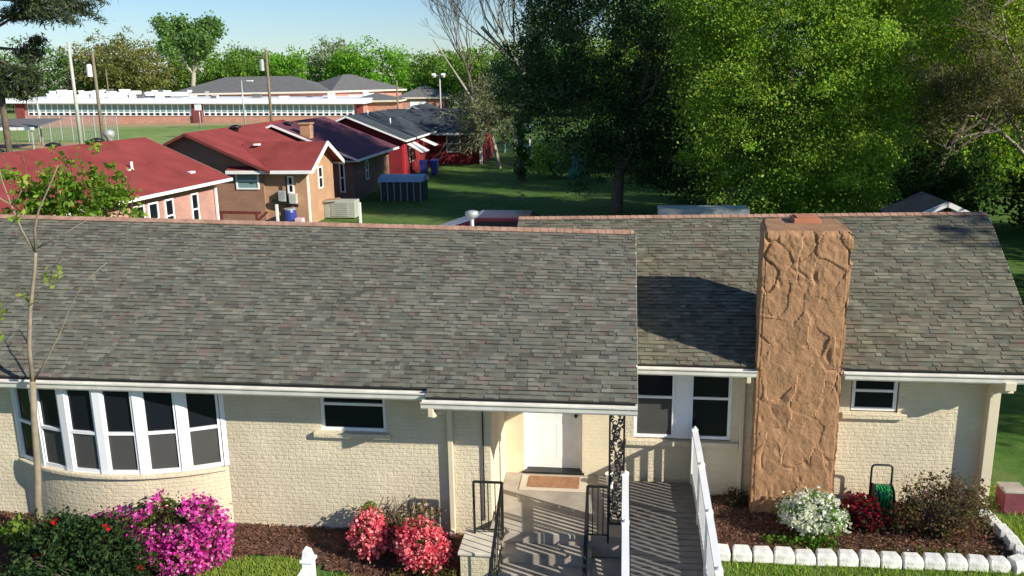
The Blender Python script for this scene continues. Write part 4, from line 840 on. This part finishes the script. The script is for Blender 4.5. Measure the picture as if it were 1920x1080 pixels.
for d in ((-.5, 0, 1), (.25, 0, 1), (-.9, 0, .8), (.5, .2, 1), (0, .4, 1)): branch(mb, (-78.6, 158, 7+rng.random()), d, 4.4, .26, 3, rng, 4, .5, .08, 5, 3, tips=tips, lratio=.66, minr=.05)
mb.build('trunk', M['palebark'], tt, smooth=True)
T = np.array(tips); P = (T[:, None]+rng.normal(size=(len(T), 9, 3))*.55).reshape(-1, 3); leafobj('crown', P, .55, mixpal(rng, len(P), [(.12, .24, .06), (.18, .30, .09)]), M['leaf'], tt, rng)
# ================================================================ NEIGHBOUR HOUSES
def gable_y(root, x0, x1, y0, y1, ze, zr_, wm, rm, oh=.45, xr=None, wallz=None, fascia='white', name='roof'):
    """house block with ridge along y; gable ends at y0,y1; overhang oh"""
    xm = (x0+x1)/2 if xr is None else xr; sl = (zr_-ze)/(xm-x0+oh)
    w_ = MB(); zt = ze+sl*oh-.06; w_.prism([(x0, -.1), (x1, -.1), (x1, zt), (xm, zr_-.1), (x0, zt)], 'y', y0, y1); w_.build('wall', M[wm], root)
    r = MB(); A, B = y0-oh, y1+oh
    for xa_, xb_ in ((x0-oh, xm), (x1+oh, xm)):
        i = len(r.v); r.v += [(xa_, A, ze), (xb_, A, zr_), (xb_, B, zr_), (xa_, B, ze)]+[(xa_, A, ze-.08), (xb_, A, zr_-.08), (xb_, B, zr_-.08), (xa_, B, ze-.08)]
        r.f += [(i, i+1, i+2, i+3), (i+7, i+6, i+5, i+4), (i, i+4, i+5, i+1), (i+2, i+6, i+7, i+3), (i, i+3, i+7, i+4)]; r.c += [None]*5
    ro = r.build(name, M[rm], root)
    f = MB()
    for xa_, xb_, za, zb in ((x0-oh, xm, ze, zr_), (x1+oh, xm, ze, zr_)):
        f.bar((xa_, A-.02, za-.08), (xb_, A-.02, zb-.08), .04, .11); f.bar((xa_, B+.02, za-.1), (xb_, B+.02, zb-.1), .04, .16)
    for xa_ in (x0-oh, x1+oh): s = -1 if xa_ < xm else 1; f.box(min(xa_+.002*s, xa_+.07*s), max(xa_+.002*s, xa_+.07*s), A, B, ze-.13, ze-.01)
    f.box(x0-oh, x1+oh, A+.01, y0, ze-.17, ze-.15) if False else None
    f.build('fascia', M[fascia], ro)
    return ro
def win_y(root, x, y0, y1, z0, z1, glass='glass', fw=.07):    # window on a wall facing +x
    f = MB(); f.box(x, x+.05, y0, y1, z0, z0+fw); f.box(x, x+.05, y0, y1, z1-fw, z1); f.box(x, x+.05, y0, y0+fw, z0+fw, z1-fw); f.box(x, x+.05, y1-fw, y1, z0+fw, z1-fw); f.box(x, x+.045, y0+fw, y1-fw, (z0+z1)/2-.03, (z0+z1)/2+.03)
    fo = f.build('window', M['white'], root); q = MB(); q.box(x+.002, x+.02, y0+fw, y1-fw, z0+fw, z1-fw); q.build('pane', M[glass], fo); return fo
def win_x(root, y, x0, x1, z0, z1, glass='glass', fw=.07):    # window on a wall facing -y
    f = MB(); f.box(x0, x1, y-.05, y, z0, z0+fw); f.box(x0, x1, y-.05, y, z1-fw, z1); f.box(x0, x0+fw, y-.05, y, z0+fw, z1-fw); f.box(x1-fw, x1, y-.05, y, z0+fw, z1-fw); f.box(x0+fw, x1-fw, y-.045, y, (z0+z1)/2-.03, (z0+z1)/2+.03)
    fo = f.build('window', M['white'], root); q = MB(); q.box(x0+fw, x1-fw, y-.02, y-.002, z0+fw, z1-fw); q.build('pane', M[glass], fo); return fo
def vents(ro, spots):
    for x, y, z, kind in spots:
        q = MB()
        if kind == 'turbine': q.tube([(x, y, z-.1), (x, y, z+.12), (x, y, z+.28), (x, y, z+.42), (x, y, z+.48)], [.12, .12, .24, .2, .05], 12); q.build('turbine_vent', M['galv'], ro, smooth=True)
        elif kind == 'pipe': q.tube([(x, y, z-.1), (x, y, z+.42)], .05, 8); q.build('vent_pipe', M['white'], ro, smooth=True)
        elif kind == 'flash': q.box(x-.12, x+.12, y-.15, y+.15, z-.02, z+.06); q.build('vent_flashing', M['white'], ro)
        else: q.tube([(x, y, z-.1), (x, y, z+.1)], .14, 10); q.tube([(x, y, z+.08), (x, y, z+.16), (x, y, z+.22)], [.30, .26, .06], 12); q.build('roof_vent', M['iron'], ro, smooth=True)
# A
hA = thing('red_roof_house', (-16.4, 35.3, 0), 'pink brick house with bright red roof and white eave, nearest neighbour at left', 'house', rz=R(-7))
rA = gable_y(hA, -23.8, -16.9, 17, 34.9, 2.6, 4.28, 'pink_brick', 'red_roof', oh=.5)
for a, b in ((29.6, 30.2), (30.4, 31.0), (31.4, 31.95), (33.1, 33.6)): win_y(hA, -16.9, a, b, .9, 2.2)
q = MB(); q.bar((-16.82, 34.8, 2.5), (-16.82, 34.8, 0), .09, .09); q.build('downspout', M['white'], hA)
vents(rA, [(-20.75, 27.8, 4.2, 'dome'), (-20.75, 30.5, 4.2, 'dome'), (-20.75, 32.9, 4.2, 'dome'), (-20.7, 33.6, 4.22, 'turbine'), (-18.2, 31.5, 3.2, 'pipe'), (-18.2, 31.3, 3.3, 'flash'), (-17.3, 33.9, 2.95, 'flash')])
# B
hB = thing('brick_house', (-18.5, 43, 0), 'tan brick house with faded red roof, second from the left', 'house')
rB = gable_y(hB, -23, -16.3, 38.5, 49.5, 2.6, 4.3, 'umber_brick', 'red_roof', oh=.45, fascia='redwood')
def gable_x(root, x0, x1, y0, y1, ze, zr_, wm, rm, oh=.45, fascia='white'):
    """ridge along x, gable end at x1 facing +x"""
    ym = (y0+y1)/2; sl = (zr_-ze)/(ym-y0+oh); zt = ze+sl*oh-.06
    w_ = MB(); w_.prism([(y0, -.1), (y1, -.1), (y1, zt), (ym, zr_-.1), (y0, zt)], 'x', x0, x1); w_.build('wall', M[wm], root)
    r = MB(); B = x1+oh
    for ya_ in (y0-oh, y1+oh):
        i = len(r.v); r.v += [(x0, ya_, ze), (x0, ym, zr_), (B, ym, zr_), (B, ya_, ze)]+[(x0, ya_, ze-.08), (x0, ym, zr_-.08), (B, ym, zr_-.08), (B, ya_, ze-.08)]
        r.f += [(i, i+1, i+2, i+3), (i+7, i+6, i+5, i+4), (i+2, i+6, i+7, i+3), (i, i+3, i+7, i+4)]; r.c += [None]*4
    ro = r.build('roof', M[rm], root); f = MB()
    for ya_ in (y0-oh, y1+oh): f.bar((B+.02, ya_, ze-.08), (B+.02, ym, zr_-.08), .04, .2); s = -1 if ya_ < ym else 1; f.box(x0, B, min(ya_+.002*s, ya_+.07*s), max(ya_+.002*s, ya_+.07*s), ze-.16, ze-.01)
    f.build('fascia', M[fascia], ro); return ro
rB2 = gable_x(hB, -17.9, -14.3, 38.62, 42.4, 2.6, 3.72, 'tan_brick', 'red_roof', oh=.45)
q = MB(); q.face([(-14.28, 40.2, 1.5), (-14.28, 40.7, 1.5), (-14.28, 40.7, 2.5), (-14.28, 40.2, 2.5)]); q.build('pane', M['blind'], hB)
win_y(hB, -14.299, 40.15, 40.75, 1.5, 2.55)
win_x(hB, 38.499, -17.6, -16.5, 1.7, 2.5, 'teal_glass'); win_x(hB, 38.619, -15.2, -14.9, 1.5, 2.3)
q = MB(); q.box(-17.35, -16.8, 46.4, 46.9, 3.0, 4.2); q.box(-17.42, -16.73, 46.33, 46.97, 4.2, 4.28); q.build('chimney', M['tan_brick'], rB)
vents(rB, [(-19.2, 42.5, 4.2, 'dome'), (-17.1, 40.0, 3.6, 'flash'), (-18.4, 47.5, 4.1, 'dome')])
q = MB(); q.bar((-14.26, 38.7, 0), (-14.26, 38.7, 2.5), .08, .08); q.build('downspout', M['white'], hB)
# C
hC = thing('maroon_roof_house', (-18.5, 50, 0), 'brown brick house with dark maroon roof in shadow, third from the left', 'house')
rC = gable_y(hC, -23, -14.6, 46.6, 54.2, 2.35, 4.25, 'brown_brick', 'maroon_roof', oh=.5)
win_y(hC, -14.599, 49, 49.5, .9, 2.0); win_x(hC, 46.599, -15.35, -15.05, .5, 2.1)
q = MB(); q.box(-15.8, -14.1, 46.12, 46.6, 2.2, 2.24); q.build('eave_soffit', M['white'], hC)
vents(rC, [(-17.2, 48, 3.6, 'pipe')])
# D
hD = thing('red_brick_house', (-18, 61, 0), 'bright red painted brick house with dark shingle roof and white awnings, fourth along', 'house')
rD = gable_y(hD, -21.6, -14.5, 57.2, 66, 2.6, 4.2, 'red_brick', 'dark_roof', oh=.4)
q = MB()
for k in range(7): q.bar((-14.45, 58.6+k*.32, 2.2), (-13.4, 58.6+k*.32, 1.6), .26, .03)
q.build('awning', M['white'], hD); q = MB()
for k in range(4): q.bar((-14.45, 62.2+k*.32, 2.3), (-13.3, 62.2+k*.32, 1.8), .26, .03)
q.build('awning', M['white'], hD); vents(rD, [(-17.5, 60, 4.0, 'pipe'), (-16.2, 61, 3.4, 'pipe')])
q = MB(); q.box(-14.498, -14.35, 57.22, 57.5, 0, 2.5); q.build('corner_trim', mat('bright_red_trim', (.45, .02, .03), .6), hD)
win_y(hD, -14.5, 59.2, 60.1, .9, 1.9)
# E
hE = thing('red_brick_house', (-13, 70, 0), 'dark red brick house with dark roof, farthest in the row', 'house')
gable_x(hE, -19, -10.9, 67.2, 74, 2.4, 4.1, 'red_brick', 'dark_roof', oh=.4); win_x(hE, 67.199, -13.5, -12.4, .9, 2.2, 'blind')
q = MB(); q.bar((-14.6, 66.6, 0.1), (-13.3, 66.6, 1.8), .14, .06); q.bar((-14.2, 66.5, .1), (-12.9, 66.5, 1.8), .04, .04); q.build('stair_stringer', M['palepole'], hE)
gable_y(hE, -19.5, -14.2, 71, 76, 3.0, 4.35, 'red_brick', 'dark_roof', oh=.4)
q = MB(); q.bar((-10.8, 67, 0), (-10.8, 67, 2.3), .2, .2); q.build('porch_post', M['white'], hE)
# yard things by the brick house
ac = thing('condenser_unit', (-13.5, 41, 0), 'pale green grey air conditioning unit on the grass by the tan gable', 'air conditioner')
q = MB(); q.box(-14.3, -12.75, 40.7, 41.5, .03, .86); q.build('cabinet', M['acgreen'], ac, bevel=.03)
for k in range(7):
    q = MB(); z = .12+k*.1; q.box(-13.95, -13.1, 40.675, 40.698, z, z+.05); q.build('louvre', M['galv'], ac)
q = MB(); q.tube([(-14.3, 40.6, .05), (-14.35, 40.5, .7), (-14.1, 40.5, .95), (-13.4, 40.5, 1.02)], .04, 6); q.build('pipe', M['tan_brick'], ac)
q = MB(); q.bar((-12.14, 39.5, -.05), (-12.14, 39.5, .96), .10, .10); tag(q.build('white_post', M['white']), 'short white post standing alone on the grass right of the air conditioning unit', 'post')
q = MB(); q.bar((-15.35, 37.5, -.05), (-15.35, 37.5, 1.15), .10, .10); tag(q.build('white_post', M['white']), 'short white post beside the blue covered clutter at the brick house', 'post')
dk = thing('deck_railing', (-17.5, 36.4, 0), 'dark red wooden deck rail below the brick house wall', 'railing')
q = MB(); q.bar((-19, 36.3, 1.0), (-15.6, 36.3, .95), .06, .12); q.bar((-16.4, 36.3, .1), (-15.3, 36.3, 1.0), .06, .10); q.build('rail', M['redwood'], dk)
for x in (-18.9, -17.4, -15.8): q = MB(); q.bar((x, 36.3, 0), (x, 36.3, 1.0), .1, .1); q.build('post', M['redwood'], dk)
mt = thing('meter_box', (-15.3, 38.3, 0), 'grey utility meters with dark pipes on the shaded brick wall', 'meter')
q = MB(); q.box(-15.6, -15.25, 38.35, 38.6, 1.15, 1.65); q.build('box', M['galv'], mt, bevel=.02); q = MB(); q.box(-15.1, -14.75, 38.35, 38.6, 1.05, 1.5); q.build('box', M['palepole'], mt, bevel=.02)
q = MB(); q.bar((-15.9, 38.4, 1.2), (-14.7, 38.4, .95), .12, .12); q.bar((-15.2, 38.45, 2.3), (-15.2, 38.45, .2), .06, .06); q.build('pipe', M['iron'], mt)
cl_ = thing('blue_drum', (-14.95, 38.0, 0), 'blue plastic drum standing against the tan brick corner', 'drum')
q = MB(); q.tube([(-14.95, 38.0, 0), (-14.95, 38, .1), (-14.95, 38, .75), (-14.95, 38, .85)], [.26, .29, .29, .25], 14); q.build('barrel', M['blue'], cl_, smooth=False)
q = MB(); q.tube([(-14.95, 38.0, .85), (-14.95, 38, .9)], .27, 14); q.build('lid', M['galv'], cl_)
q = MB(); q.box(-14.62, -14.25, 37.6, 37.95, 0, .5); tag(q.build('pink_crate', mat('pale_pink_plastic', (.7, .5, .55), .6), bevel=.03), 'small pale pink crate beside the blue drum', 'crate')
for x, y, lb in ((-13.5, 59.1, 'blue wheelie bin at the corner of the bright red house, left of the two'), (-12.85, 59.6, 'blue wheelie bin at the bright red house, right of the two')):
    b = thing('wheelie_bin', (x, y, 0), lb, 'bin', 'blue wheelie bins by the red house'); q = MB(); v = [(-.25, -.27), (.25, -.27), (.25, .27), (-.25, .27)]
    q.v = [(x+a*.8, y+c*.8, .05) for a, c in v]+[(x+a, y+c, .95) for a, c in v]; q.f = [(3, 2, 1, 0), (4, 5, 6, 7)]+[(k, (k+1) % 4, 4+(k+1) % 4, 4+k) for k in range(4)]; q.c = [None]*6; q.build('body', M['blue'], b, bevel=.02)
    q = MB(); q.prism([(y-.3, .955), (y+.32, .96), (y+.3, 1.06), (y-.2, 1.03)], 'x', x-.28, x+.28); q.build('lid', M['blue'], b)
sh = thing('dog_kennel', (-12, 47.5, 0), 'low dark shed with pale blue curved roof on the back lawn', 'shed')
q = MB(); q.box(-13.15, -10.85, 46.7, 48.3, 0, 1.05); q.build('body', mat('dark_slate_boards', (.03, .045, .05), .8, .2, 4), sh)
q = MB(); pr = [(46.55+2*.95*(k/8), 1.06+.34*math.sin(math.pi*k/8)) for k in range(9)]; q.prism(pr, 'x', -13.25, -10.75); q.build('roof', mat('pale_blue_metal', (.25, .36, .44), .4, .1), sh)
for x in np.linspace(-13.1, -10.9, 7): q = MB(); q.box(x-.03, x+.03, 46.66, 46.698, 0, 1.04); q.build('batten', M['greywood'], sh)
um = thing('garden_umbrella', (-2.7, 54, 0), 'closed teal green garden umbrella standing in deep shade under the evergreen', 'umbrella')
q = MB(); q.tube([(-2.7, 54, 0), (-2.7, 54, 2.2)], .03, 6); q.build('pole', M['palepole'], um)
q = MB(); q.tube([(-2.7, 54, .35), (-2.7, 54, .9), (-2.75, 54, 1.5), (-2.9, 54, 2.05), (-2.9, 54, 2.12)], [.75, .62, .42, .12, .05], 10); q.build('canopy', mat('teal_fabric', (.03, .20, .15), .8), um, smooth=True)
# dark red car behind the ridge
car = thing('parked_car', (-4.75, 29.2, 0), 'dark red car with slanted pale windscreen just showing over the ridge beside the roof vent', 'car')
prof = [(-7.9, .45), (-7.95, 1.05), (-6.75, 1.36), (-4.75, 2.04), (-3.1, 2.03), (-2.3, 1.5), (-2.15, .5)]
q = MB(); q.prism([(x, z) for x, z in prof], 'y', 28.4, 30.2); q.build('body', M['carred'], car, bevel=.06)
q = MB(); q.prism([(-6.7, 1.35), (-6.7, 1.41), (-4.8, 2.055), (-4.8, 1.99)], 'y', 28.5, 30.1); q.build('windscreen', mat('sky_reflection_glass', (.25, .32, .42), .15, .05, spec=.8), car)  # sky reflection painted into the glass as a pale blue base
q = MB(); q.prism([(-5.9, 1.35), (-4.7, 1.92), (-3.2, 1.92), (-2.7, 1.4)], 'y', 28.385, 28.398); q.build('side_window', M['glass'], car)
for x in (-6.9, -3.1):
    for yv in (28.5, 30.1):
        q = MB(); q.tube([(x, yv-.1, .33), (x, yv+.1, .33)], .33, 18); wo = q.build('wheel', M['black'], car); q = MB(); q.tube([(x, yv-.12, .33), (x, yv+.12, .33)], .19, 12); q.build('rim', M['galv'], wo)
# grey storage shed behind the wing ridge
gs = thing('metal_cabinet', (2.55, 29.5, 0), 'flat grey metal cabinet top just showing above the wing ridge', 'cabinet')
q = MB(); q.box(1.25, 3.85, 28.15, 28.75, 0, 2.2); q.build('wall', M['shedmetal'], gs)
q = MB(); q.prism([(28.0, 2.15), (28.9, 2.15), (28.9, 2.40), (28.0, 2.40)], 'x', 1.13, 3.95); q.build('roof', M['galv'], gs)
q = MB(); q.box(2.2, 2.9, 28.12, 28.148, 0, 1.9); q.build('door', M['galv'], gs)
wsb = thing('board_shed', (5.9, 46, 0), 'grey weathered board shed under the bright green tree', 'shed')
q = MB(); q.box(4.9, 7.1, 45, 47, 0, 2.3); q.build('wall', M['greywood'], wsb)
for k in range(12): q = MB(); q.box(4.9+k*.18, 5.06+k*.18, 44.96, 44.998, .02, 2.28); q.build('board', M['greywood'], wsb)
q = MB(); q.box(4.8, 7.2, 44.85, 47.1, 2.302, 2.42); q.build('roof', M['dark_roof'], wsb)
pg = thing('small_gabled_house', (10.4, 32, 0), 'dark-roofed outbuilding with white trimmed gable above the right end of the ridge', 'outbuilding')
w_ = MB(); w_.prism([(9.4, 0), (11.65, 0), (11.65, 1.72), (10.5, 2.22), (9.4, 1.74)], 'y', 30.3, 32.2); w_.build('wall', mat('white_siding', (.55, .57, .6), .7), pg)
q = MB(); q.prism([(9.1, 1.72), (9.12, 1.62), (10.5, 2.26), (11.9, 1.60), (11.93, 1.70), (10.5, 2.37)], 'y', 30.05, 32.6); q.build('roof', M['dark_roof'], pg)
q = MB(); q.bar((9.12, 30.0, 1.65), (10.5, 30.0, 2.29), .05, .16); q.bar((10.5, 30.0, 2.29), (11.9, 30.0, 1.63), .05, .16); q.build('rake_trim', M['white'], pg)
q = MB(); q.box(10.5, 10.72, 30.25, 30.298, 1.5, 2.1); q.build('vent_panel', M['redwood'], pg)
# things glimpsed in the far garden
pl = thing('garden_pavilion', (-9.2, 78, 0), 'white and pale green canopy in the far garden by the ivy tree', 'canopy')
q = MB(); q.prism([(-10.4, 2.0), (-8.0, 2.0), (-8.6, 2.5), (-9.8, 2.5)], 'y', 77, 79.4); q.build('roof', mat('pale_canopy', (.4, .52, .5), .6), pl)
for x in (-10.3, -8.1): q = MB(); q.bar((x, 77.2, 0), (x, 77.2, 2.0), .12, .12); q.build('post', M['white'], pl)
q = MB(); q.box(-9.5, -8.9, 77.6, 78, .0, 1.9); q.build('side_curtain', M['white'], pl)
bc = thing('blue_tarp_stack', (-7.9, 72, 0), 'blue covered stack in the far garden below the pale canopy', 'tarp stack'); q = MB(); q.box(-8.6, -7.4, 71.6, 72.4, 0, .75); q.build('stack', M['greywood'], bc); q = MB(); q.box(-8.68, -7.32, 71.52, 72.48, .752, .95); q.build('tarp', M['blue'], bc, bevel=.05)
# ================================================================ SCHOOL AND FIELD
CA, SA = math.cos(s_), math.sin(s_)
def S(lx, d, z=0): return Vector((CA*lx-SA*d, SA*lx+CA*d, z))
sheet_f = MB(); c = [S(-130, 134), S(-8, 134), S(-8, 142), S(-130, 142)]; sheet_f.face([(p.x, p.y, .0) for p in c]); tag(sheet_f.build('dirt_track', M['dirt']), kind='structure')
sheet_f = MB(); c = [S(-150, 72), S(-14, 72), S(-6, 200), S(-150, 200)]; sheet_f.face([(p.x, p.y, -.004) for p in c]); tag(sheet_f.build('playing_field', M['field']), kind='structure')
sheet_f = MB(); c = [S(-64, 92), S(-44, 92), S(-40, 100), S(-62, 102)]; sheet_f.face([(p.x, p.y, .004) for p in c]); tag(sheet_f.build('dirt_infield', M['dirt']), kind='structure')
sc_loc = S(0, 143)
school = thing('school_building', sc_loc, 'long low white fascia school with a ribbon of teal windows beyond the playing field', 'school', rz=s_)
def sl(z0, z1, x): return z0+(z1-z0)*(x+78)/54.2
def ztop(x): return sl(4.15, 3.2, x)
def lb(mb, name, m, par=school): return mb.build(name, m, par, local=True)
q = MB()
def slantbox(q, x0, x1, y0, y1, za, zb):
    i = len(q.v); q.v += [(x0, y0, za(x0)), (x1, y0, za(x1)), (x1, y1, za(x1)), (x0, y1, za(x0)), (x0, y0, zb(x0)), (x1, y0, zb(x1)), (x1, y1, zb(x1)), (x0, y1, zb(x0))]
    q.f += [tuple(i+k for k in t) for t in ((3, 2, 1, 0), (4, 5, 6, 7), (0, 1, 5, 4), (1, 2, 6, 5), (2, 3, 7, 6), (3, 0, 4, 7))]; q.c += [None]*6
z0f = lambda x: 0*x-.1
slantbox(q, -78, -23.6, 0, 22, z0f, lambda x: ztop(x)-.5); lb(q, 'wall', M['school_brick'])
q = MB(); slantbox(q, -80, -22.8, -1.2, 24, lambda x: ztop(x)-.62, lambda x: ztop(x)+.12); lb(q, 'roof', M['quilt'])
for (a, b) in ((-76.5, -50.5), (-48.6, -24.6)):
    q = MB(); slantbox(q, a, b, -.12, -.004, lambda x: ztop(x)-2.55, lambda x: ztop(x)-.62); wo = lb(q, 'window_band', M['school_white'])
    n = int((b-a)/.95)
    for k in range(n):
        q = MB(); x = a+.15+k*(b-a-.2)/n; slantbox(q, x, x+.72, -.16, -.13, lambda t: ztop(t)-1.95, lambda t: ztop(t)-.85); lb(q, 'pane', M['teal_glass'], wo)
    for k in range(n):
        q = MB(); x = a+.2+k*(b-a-.2)/n; slantbox(q, x, x+.6, -.16, -.13, lambda t: ztop(t)-2.45, lambda t: ztop(t)-2.12); lb(q, 'lower_pane', M['glass'], wo)
M['pier'] = mat('dark_red_brick', (.19, .045, .045), .9, .1, 2)
for a, b in ((-50.3, -48.9), (-78.3, -77), (-24.2, -23.2)): q = MB(); slantbox(q, a, b, -.4, -.002, z0f, lambda x: ztop(x)-.5); lb(q, 'brick_pier', M['pier'])
rr = random.Random(5)
for k in range(78):
    x = rr.uniform(-79, -25) if k < 30 else rr.uniform(-79, -56); y = rr.uniform(2, 20); s1 = rr.uniform(.5, 1.5); h = rr.uniform(.5, 1.35)
    if x > -56: h *= .7
    q = MB(); slantbox(q, x, x+s1, y, y+s1*.8, lambda t: ztop(t)+.002, lambda t: ztop(t)+h*.8); slantbox(q, x-.06, x+s1+.06, y-.06, y+s1*.8+.06, lambda t: ztop(t)+h*.8+.002, lambda t: ztop(t)+h)
    lb(q, 'rooftop_unit', M['school_white'] if rr.random() < .75 else M['grey_roof'])
q = MB(); slantbox(q, -60, -54, 6, 9, lambda t: ztop(t)+.4, lambda t: ztop(t)+1.0); lb(q, 'rooftop_duct', M['school_white'])
# hip-roofed block behind
def hip(root, x0, x1, y0, y1, zw, zr_, wm='school_brick', oh=.7, ridge_axis='x', base=-.1):
    q = MB(); q.box(x0, x1, y0, y1, base, zw); lb(q, 'wall', M[wm], root)
    a, b, c, d = x0-oh, x1+oh, y0-oh, y1+oh; h = min(b-a, d-c)/2
    if b-a >= d-c: r1, r2 = (a+h, (c+d)/2, zr_), (b-h, (c+d)/2, zr_)
    else: r1, r2 = ((a+b)/2, c+h, zr_), ((a+b)/2, d-h, zr_)
    q = MB(); e = [(a, c, zw), (b, c, zw), (b, d, zw), (a, d, zw)]
    if b-a >= d-c: fs = [[e[0], e[1], r2, r1], [e[1], e[2], r2], [e[2], e[3], r1, r2], [e[3], e[0], r1]]
    else: fs = [[e[0], e[1], r1], [e[1], e[2], r2, r1], [e[2], e[3], r2], [e[3], e[0], r1, r2]]
    for f in fs: q.face(f)
    ro = lb(q, 'roof', M['grey_roof'], root); q = MB(); q.box(a, b, c, d, zw-.3, zw-.01); lb(q, 'fascia', M['coping'], ro)
gym = thing('gymnasium', S(-39, 158), 'large brick block with grey hip roof rising behind the flat roofed school', 'building', rz=s_)
hip(gym, -20, 7, 0, 15, 4.4, 7.1); 
gy2 = thing('brick_wing', S(-31.2, 160), 'brick wing with grey hip roof set at an angle, right of the large hip roof', 'building', rz=s_+.75)
hip(gy2, 0, 15, 0, 13, 4.4, 7.2)
gy3 = thing('brick_porch_building', S(-26.5, 150), 'small pink brick building with low grey hip roof beside the end of the school', 'building', rz=s_)
hip(gy3, 0, 7.8, 0, 8, 2.9, 4.0)
gy4 = thing('brick_annexe', S(-20.5, 168), 'low brick annexe with grey roof and pale garage door beyond the school', 'building', rz=s_)
hip(gy4, 0, 8.5, 0, 12, 2.9, 5.0); q = MB(); q.box(2, 5, -.08, -.003, 0, 2.2); lb(q, 'garage_door', M['school_white'], gy4)
# poles, lamps, fence
def pole(name, x, y, z0, z1, r, m, label, cat, extra=None):
    t = thing(name, (x, y, 0), label, cat); q = MB(); q.tube([(x, y, -.1), (x, y, z1)], [r*1.15, r*.8], 8); q.build('shaft', M[m], t, smooth=True); return t
t = pole('tall_pole', -51.9, 80, 0, 10.3, .17, 'palepole', 'tallest pale metal pole by the ball field, above the red roof', 'pole'); t.rotation_euler.y = R(0)
t = pole('utility_pole', -49.6, 80, 0, 9.4, .16, 'woodpole', 'weathered wooden pole with white transformer can, right of the tallest pale pole', 'utility pole')
q = MB(); q.tube([(-50.1, 80, 7.1), (-50.1, 80, 8.15), (-50.1, 80, 8.25)], [.27, .27, .1], 12); q.build('transformer', M['white'], t)
q = MB(); q.bar((-50.1, 80, 7.9), (-49.6, 80, 7.9), .06, .06); q.build('bracket', M['iron'], t)
t = pole('utility_pole', -38.7, 95, 0, 9.7, .17, 'woodpole', 'dark wooden power pole with hanging transformer in front of the grey hip roof', 'utility pole')
q = MB(); q.tube([(-39.3, 95, 7.5), (-39.3, 95, 8.7)], .26, 12); q.build('transformer', M['galv'], t); q = MB(); q.bar((-40.1, 95, 9.0), (-38.5, 95, 9.0), .1, .1); q.bar((-39.3, 95, 8.5), (-38.7, 95, 8.5), .06, .06); q.build('crossarm', M['woodpole'], t)
t = pole('street_lamp', -48.4, 110, 0, 6.5, .10, 'galv', 'thin grey lamp post with short arm in front of the school windows', 'street lamp')
q = MB(); q.bar((-48.4, 110, 6.4), (-47.5, 110.1, 6.45), .07, .06); q.build('arm', M['galv'], t); q = MB(); q.box(-47.7, -46.9, 109.9, 110.25, 6.35, 6.5); q.build('lamp_head', M['white'], t, bevel=.03)
pole('thin_pole', -28.15, 110, 0, 6.2, .12, 'woodpole', 'brown pole standing before the brick wing right of the school', 'pole')
t = pole('flood_light_pole', -26.8, 130, 0, 6.8, .12, 'palepole', 'pale pole with two white flood lamps at its head near the annexe', 'light pole')
q = MB(); q.bar((-27.6, 130, 6.7), (-26, 130.1, 6.7), .08, .08); q.build('crossbar', M['palepole'], t)
for x in (-27.6, -26.2): q = MB(); q.tube([(x, 129.9, 6.5), (x, 129.7, 6.9)], [.2, .34], 10); q.build('lamp_head', M['white'], t)
pole('thin_pole', -62.9, 90, 0, 7.5, .10, 'palepole', 'slim pale pole at the far left end of the school', 'pole')
pole('thin_pole', -84.8, 140, 0, 8.6, .10, 'woodpole', 'faint thin pole behind the middle of the school roof', 'pole')
t = pole('basketball_hoop', -59.4, 120, 0, 3.4, .09, 'galv', 'basketball hoop with pale backboard before the dark red brick pier of the school', 'basketball hoop')
q = MB(); q.box(-59.9, -58.9, 119.7, 119.76, 2.5, 3.3); q.build('backboard', M['school_white'], t)
fn = thing('chain_link_fence', (-62, 95, 0), 'tall chain link backstop fence by the ball field at left', 'fence')
for x in np.linspace(-68, -57, 9): q = MB(); q.tube([(x, 95, 0), (x, 95, 3.0)], .05, 6); q.build('post', M['galv'], fn)
q = MB()
for x in np.arange(-68, -57, .22): q.bar((x, 95, .02), (x, 95, 2.95), .02, .02)
for z in np.arange(.1, 3.0, .22): q.bar((-68, 95.03, z), (-57, 95.03, z), .02, .02)
q.build('mesh', M['galv'], fn)
dg = thing('dugout', (-65, 86, 0), 'low grey roofed dugout with white fascia at the far left of the field', 'dugout')
q = MB(); q.prism([(84, 2.2), (89, 2.9), (89, 2.8), (84, 2.05)], 'x', -69, -59.5); q.build('roof', M['grey_roof'], dg); q = MB(); q.box(-69, -59.4, 83.9, 83.98, 1.95, 2.25); q.build('fascia', M['white'], dg)
for x in (-68.8, -64, -59.8): q = MB(); q.bar((x, 84.1, 0), (x, 84.1, 2.1), .1, .1); q.build('post', M['palepole'], dg)
